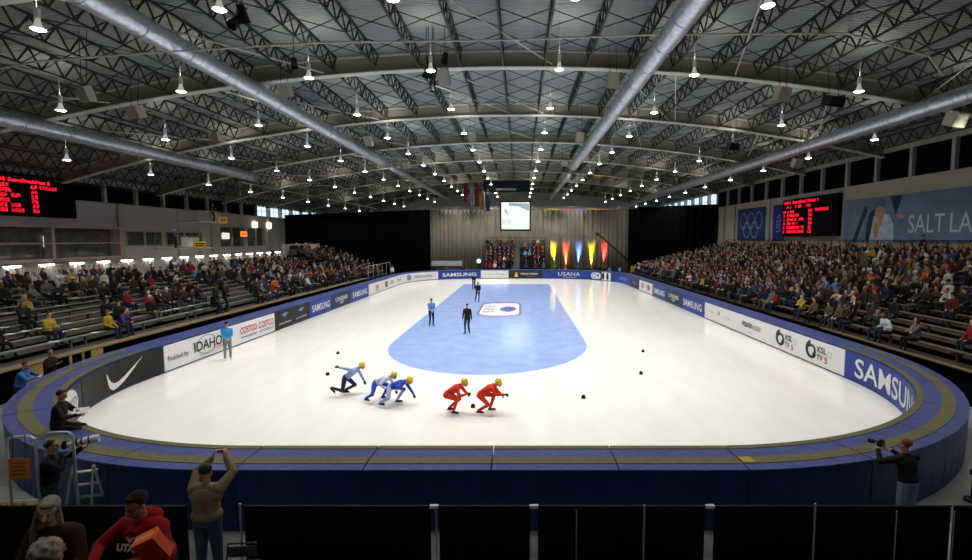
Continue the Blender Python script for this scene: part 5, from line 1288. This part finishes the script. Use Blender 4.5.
bystander('camera operator in dark red on the upper deck of the scaffold platform', -28.9, 47.4, 7.08, -80, '#4a1f22', '#15161a', 1)

# roof speakers and spot clusters
m_spk = mat('speaker cabinet beige', '#a5a391', rough=.6); m_spkd = mat('speaker cabinet dark', '#16181a', rough=.6)
def speaker(label, X, Y, z, w, h, m, rz=0, tilt=20):
    t = thing('roof_speaker', label, 'speaker', (X, Y, z)); 
    mb = MB(); M = Matrix.Rotation(R(rz), 3, 'Z') @ Matrix.Rotation(R(tilt), 3, 'X')
    pts = [(-w/2, -w*.35, -h/2), (w/2, -w*.35, -h/2), (w*.3, w*.35, -h/2), (-w*.3, w*.35, -h/2), (-w/2, -w*.35, h/2), (w/2, -w*.35, h/2), (w*.3, w*.35, h/2), (-w*.3, w*.35, h/2)]
    mb.add([M @ Vector(p) for p in pts], [(0, 3, 2, 1), (4, 5, 6, 7), (0, 1, 5, 4), (1, 2, 6, 5), (2, 3, 7, 6), (3, 0, 4, 7)]); mb.build('cabinet', m, t)
    mb = MB()
    for x in (-w*.3, w*.3): mb.bar(M @ Vector((x, 0, h/2)), (x, 0, max(h/2+.2, zdk(X)-z-.1)), .02)
    mb.build('hanging_cables', m_truss, t)
def unp(px, py, Y):
    zt = (280-py)/500; ph = R(4.69); k = Y/(math.cos(ph)+zt*math.sin(ph))
    # solve for z at depth Y
    el = math.atan(zt)-ph; z = 5.5+Y*math.tan(el); zd = Y*math.cos(ph)+(5.5-z)*math.sin(ph); return (px-520)*zd/500, z
for (px, py, Y, w, h, m, lab) in ((87, 94, 21.5, .55, .6, m_spk, 'tilted beige speaker box near the top left between lamps'), (137, 112, 25.5, .75, .6, m_spk, 'beige speaker box under the nearest girder at left'), (286, 90, 26.5, .7, .7, m_spk, 'beige speaker box below the nearest girder left of centre'), (217, 137, 34, .6, .6, m_spk, 'small beige speaker over the left stand'),
        (445, 77, 26.6, .6, .85, m_spk, 'beige speaker hanging beside the centre spotlight cluster'), (612, 80, 26.6, .62, .8, m_spk, 'beige speaker beside the right centre duct'), (781, 94, 26, .75, .7, m_spk, 'beige speaker right of the nearest girder middle'), (954, 120, 24.5, .9, .6, m_spk, 'beige speaker at the right edge under the long duct'),
        (832, 101, 26, 1.0, .5, m_spkd, 'dark speaker box above the long right duct'), (732, 146, 37, .8, .5, m_spkd, 'smaller dark box over the right stand'), (473, 136, 37, .6, .7, m_spk, 'small beige speaker at the second girder near the centre'), (579, 137, 37, .6, .7, m_spk, 'small beige speaker at the second girder right of centre'), (369, 141, 37, .6, .7, m_spk, 'small beige speaker at the second girder left of centre'), (796, 163, 36, .7, .6, m_spk, 'beige speaker above the right clerestory'), (407, 165, 49, .7, .7, m_spk, 'far beige speaker by the thin left duct'), (564, 163, 49, .6, .6, m_spk, 'far beige speaker right of the screen')):
    X, z = unp(px, py, Y); speaker(lab, X, Y, z, w, h, m, rz=-20 if px < 520 else 20)
def par(label, X, Y, z, az, tilt, lit=False):
    t = thing('roof_spotlight', label, 'spotlight', (X, Y, z)); M = Matrix.Rotation(R(az), 3, 'Z') @ Matrix.Rotation(R(tilt), 3, 'X')
    mb = MB(); mb.lathe([(.07, .22), (.12, .18), (.14, -.1), (.17, -.3), (.155, -.3), (.12, -.16), (.001, -.14)], n=14); mb.v = [tuple(M @ Vector(v)) for v in mb.v]; mb.build('can', m_can, t)
    mb = MB(); mb.bar((0, 0, .1), (0, 0, max(.3, zdk(X)-z-.05)), .03); mb.bar((-.16, 0, .1), (.16, 0, .1), .03); mb.build('yoke', m_truss, t)
    if lit: mb = MB(); mb.lathe([(.001, -.2), (.13, -.2), (.13, -.19), (.001, -.19)], n=14); mb.v = [tuple(M @ Vector(v)) for v in mb.v]; mb.build('lens', m_glow, t)
for n, (px, py, tl, li) in enumerate(((429, 60, 40, True), (434, 72, 50, True), (427, 72, 30, True), (445, 57, 10, False), (433, 85, 0, False), (237, 20, 40, False), (242, 12, -30, False), (294, 62, 20, False))):
    X, z = unp(px, py, 24.5); par(['upper lit spotlight of the roof cluster left of centre', 'lower right lit spotlight of the roof cluster', 'lower left lit spotlight of the roof cluster', 'black speaker-like can hanging right of the roof cluster', 'black can hanging lowest in the roof cluster', 'black spotlight right of the bright top lamp at left', 'second black spotlight right of the bright top lamp at left', 'small black spotlight hanging at the nearest girder left of centre'][n], X, 24.5 if n < 5 or n == 7 else 15.5, z if n < 5 or n == 7 else unp(px, py, 15.5)[1], 30*n, tl, li)
    if n in (5, 6): o = [o for o in C.objects if o.name.startswith('roof_spotlight')][-1]; o.location.x = unp(px, py, 15.5)[0]


# ---------------------------------------------------------------- near seats under the camera
NZ = 2.05
mb = MB()
for i, (y0, y1, z) in enumerate(((2.75, 4.7, NZ), (1.3, 2.75, NZ+.4), (-.6, 1.3, NZ+.8), (-5.5, -.6, NZ+1.3))): mb.box((-9, y0, 0 if i == 0 else z-.7), (9, y1, z))
tag(mb.build('near_platform', m_riser), 'dark stepped platform below the camera where the near spectators sit', 'platform')
mb = MB(); mb.box((-6, 0, .40), (-2, .3, .44)); 
for x in (-5.8, -4, -2.2): mb.box((x, .1, 0), (x+.06, .2, .4))
tag(mb.build('bench', m_bench, loc=(0, 3.92, NZ)), 'bench under the near spectators at the bottom left', 'bench')
zs = NZ+.44
# woman with long grey hair
mt = pmats('', '#3a261c', '#2a2a30', '#cfa287', '#8d8982', '#151515', '#4b3a2c')
fig = human((0, 0, .12), (0.02, .22, 1), (-.34, .9, -.25), ((-.2, .40, .28), (.20, .44, .26)), ((-.13, .44, -.34), (.13, .46, -.34)), knee=((0, .6, 1), (0, .6, 1)), det=1, hair='long', bulk=1.1, curl=.6, up=(-.25, .2, 1))
pw = place_person(fig, 'm', 'woman with long grey hair and a brown jacket at the bottom left, looking down', (-4.0, 4.2, zs), 184, mt, .0075)
# man in red hooded top
mt = pmats('', '#a3161a', '#20242c', '#a9775a', '#120d0b', '#151515', '#7a0f12')
fig = human((0, 0, .12), (-.02, .30, 1), (.10, .9, -.30), ((-.02, .40, .30), (.22, .46, .34)), ((-.13, .44, -.34), (.13, .46, -.34)), knee=((0, .6, 1), (0, .6, 1)), det=1, hair='short', bulk=1.25, curl=.6, up=(0, .3, 1), elb=((-1, -.1, -.6), (1, -.1, -.5)), hn=((1, 0, 0), (-1, 0, .2)))
nbk = fig.joints['nb']; fig.c(nbk+V(-.07, -.07, .02), nbk+V(.07, -.07, .02), .075, .075, JK); fig.c(nbk+V(-.09, -.02, .0), nbk+V(-.03, .10, -.06), .04, .03, JK); fig.c(nbk+V(.09, -.02, .0), nbk+V(.03, .10, -.06), .04, .03, JK)
pr = place_person(fig, 'm', 'dark-haired man in a red hooded sweatshirt at the bottom left looking down', (-3.32, 4.35, zs), 172, mt, .0075)
pw.scale = (.9, .9, .9); pr.scale = (.9, .9, .9)
m_white = mat('white print', '#d8d2cf', rough=.7)

def chest_print(parent, fig_t, txts, loc, m):
    pass
mb = MB(); fs_ = lambda u, v: (u, 0, v)
put2d(mb, *text_geo('UTAH', .05), lambda u, v: (u, -.26*abs(u)**1.6, v), 0, .03, .24, .07); put2d(mb, *poly2([(-.5, .5), (0, .2), (.5, .5), (0, -.5)]), lambda u, v: (u, 0, v), 0, .10, .10, .06)
o = mb.build('shirt_lettering', m_white, pr); o.location = (0.0, .305, .38); o.rotation_euler = (R(-16), 0, R(180))
# orange box
t = thing('cardboard_box', 'bright orange box held by the man in the red sweatshirt', 'box', (-2.93, 3.80, 3.06)); t.scale = (.8, .8, .8); t.rotation_euler = (R(14), R(-24), R(12))
mb = MB(); mb.box((-.10, -.07, -.16), (.10, .07, .12)); mb.build('body', mat('orange card', '#e2480f', rough=.55), t)
mb = MB(); mb.box((-.105, -.075, .10), (.105, .075, .135)); mb.box((-.09, -.025, .135), (.09, .025, .138), 1); mb.build('lid', [mat('orange card lid', '#ff6a26', rough=.5), mat('pale label', '#f0a888', rough=.6)], t)
# grey curly head and brown hair, seen from behind
mt = pmats('', '#3b3026', '#22242a', '#b98a70', '#8e8a82')
fig = human((0, 0, .12), (0, .02, 1), (.1, 1, -.1), ((-.14, .30, .2), (.14, .30, .2)), ((-.12, .40, -.34), (.12, .42, -.34)), knee=((0, .6, 1), (0, .6, 1)), det=1, hair='curly', bulk=1.05)
place_person(fig, 'm', 'person with short curly grey hair in front of the long-haired woman', (-3.33, 3.33, zs-.02), 0, mt, .009)
mb = MB(); mb.box((-.5, -.15, .40), (.5, .15, .44)); mb.box((-.45, -.1, 0), (-.4, .1, .4)); mb.box((.4, -.1, 0), (.45, .1, .4)); tag(mb.build('bench', m_bench, loc=(-3.38, 3.3, NZ)), 'short bench under the curly grey-haired person at the bottom left', 'bench')
mt = pmats('', '#2a211b', '#22242a', '#b98a70', '#4b3320')
fig = human((0, 0, .12), (0, .02, 1), (.1, 1, -.1), ((-.14, .30, .2), (.14, .30, .2)), ((-.12, .40, -.34), (.12, .42, -.34)), knee=((0, .6, 1), (0, .6, 1)), det=1, hair='curly', bulk=1.05)
place_person(fig, 'm', 'person with brown hair cut off by the bottom left corner of the photo', (-2.52, 2.22, NZ+.4+.42), 0, mt, .01)
mb = MB(); mb.box((-.5, -.15, .38), (.5, .15, .42)); mb.box((-.45, -.1, 0), (-.4, .1, .38)); mb.box((.4, -.1, 0), (.45, .1, .38)); tag(mb.build('bench', m_bench, loc=(-2.52, 2.2, NZ+.4)), 'short bench under the brown-haired person in the bottom left corner', 'bench')
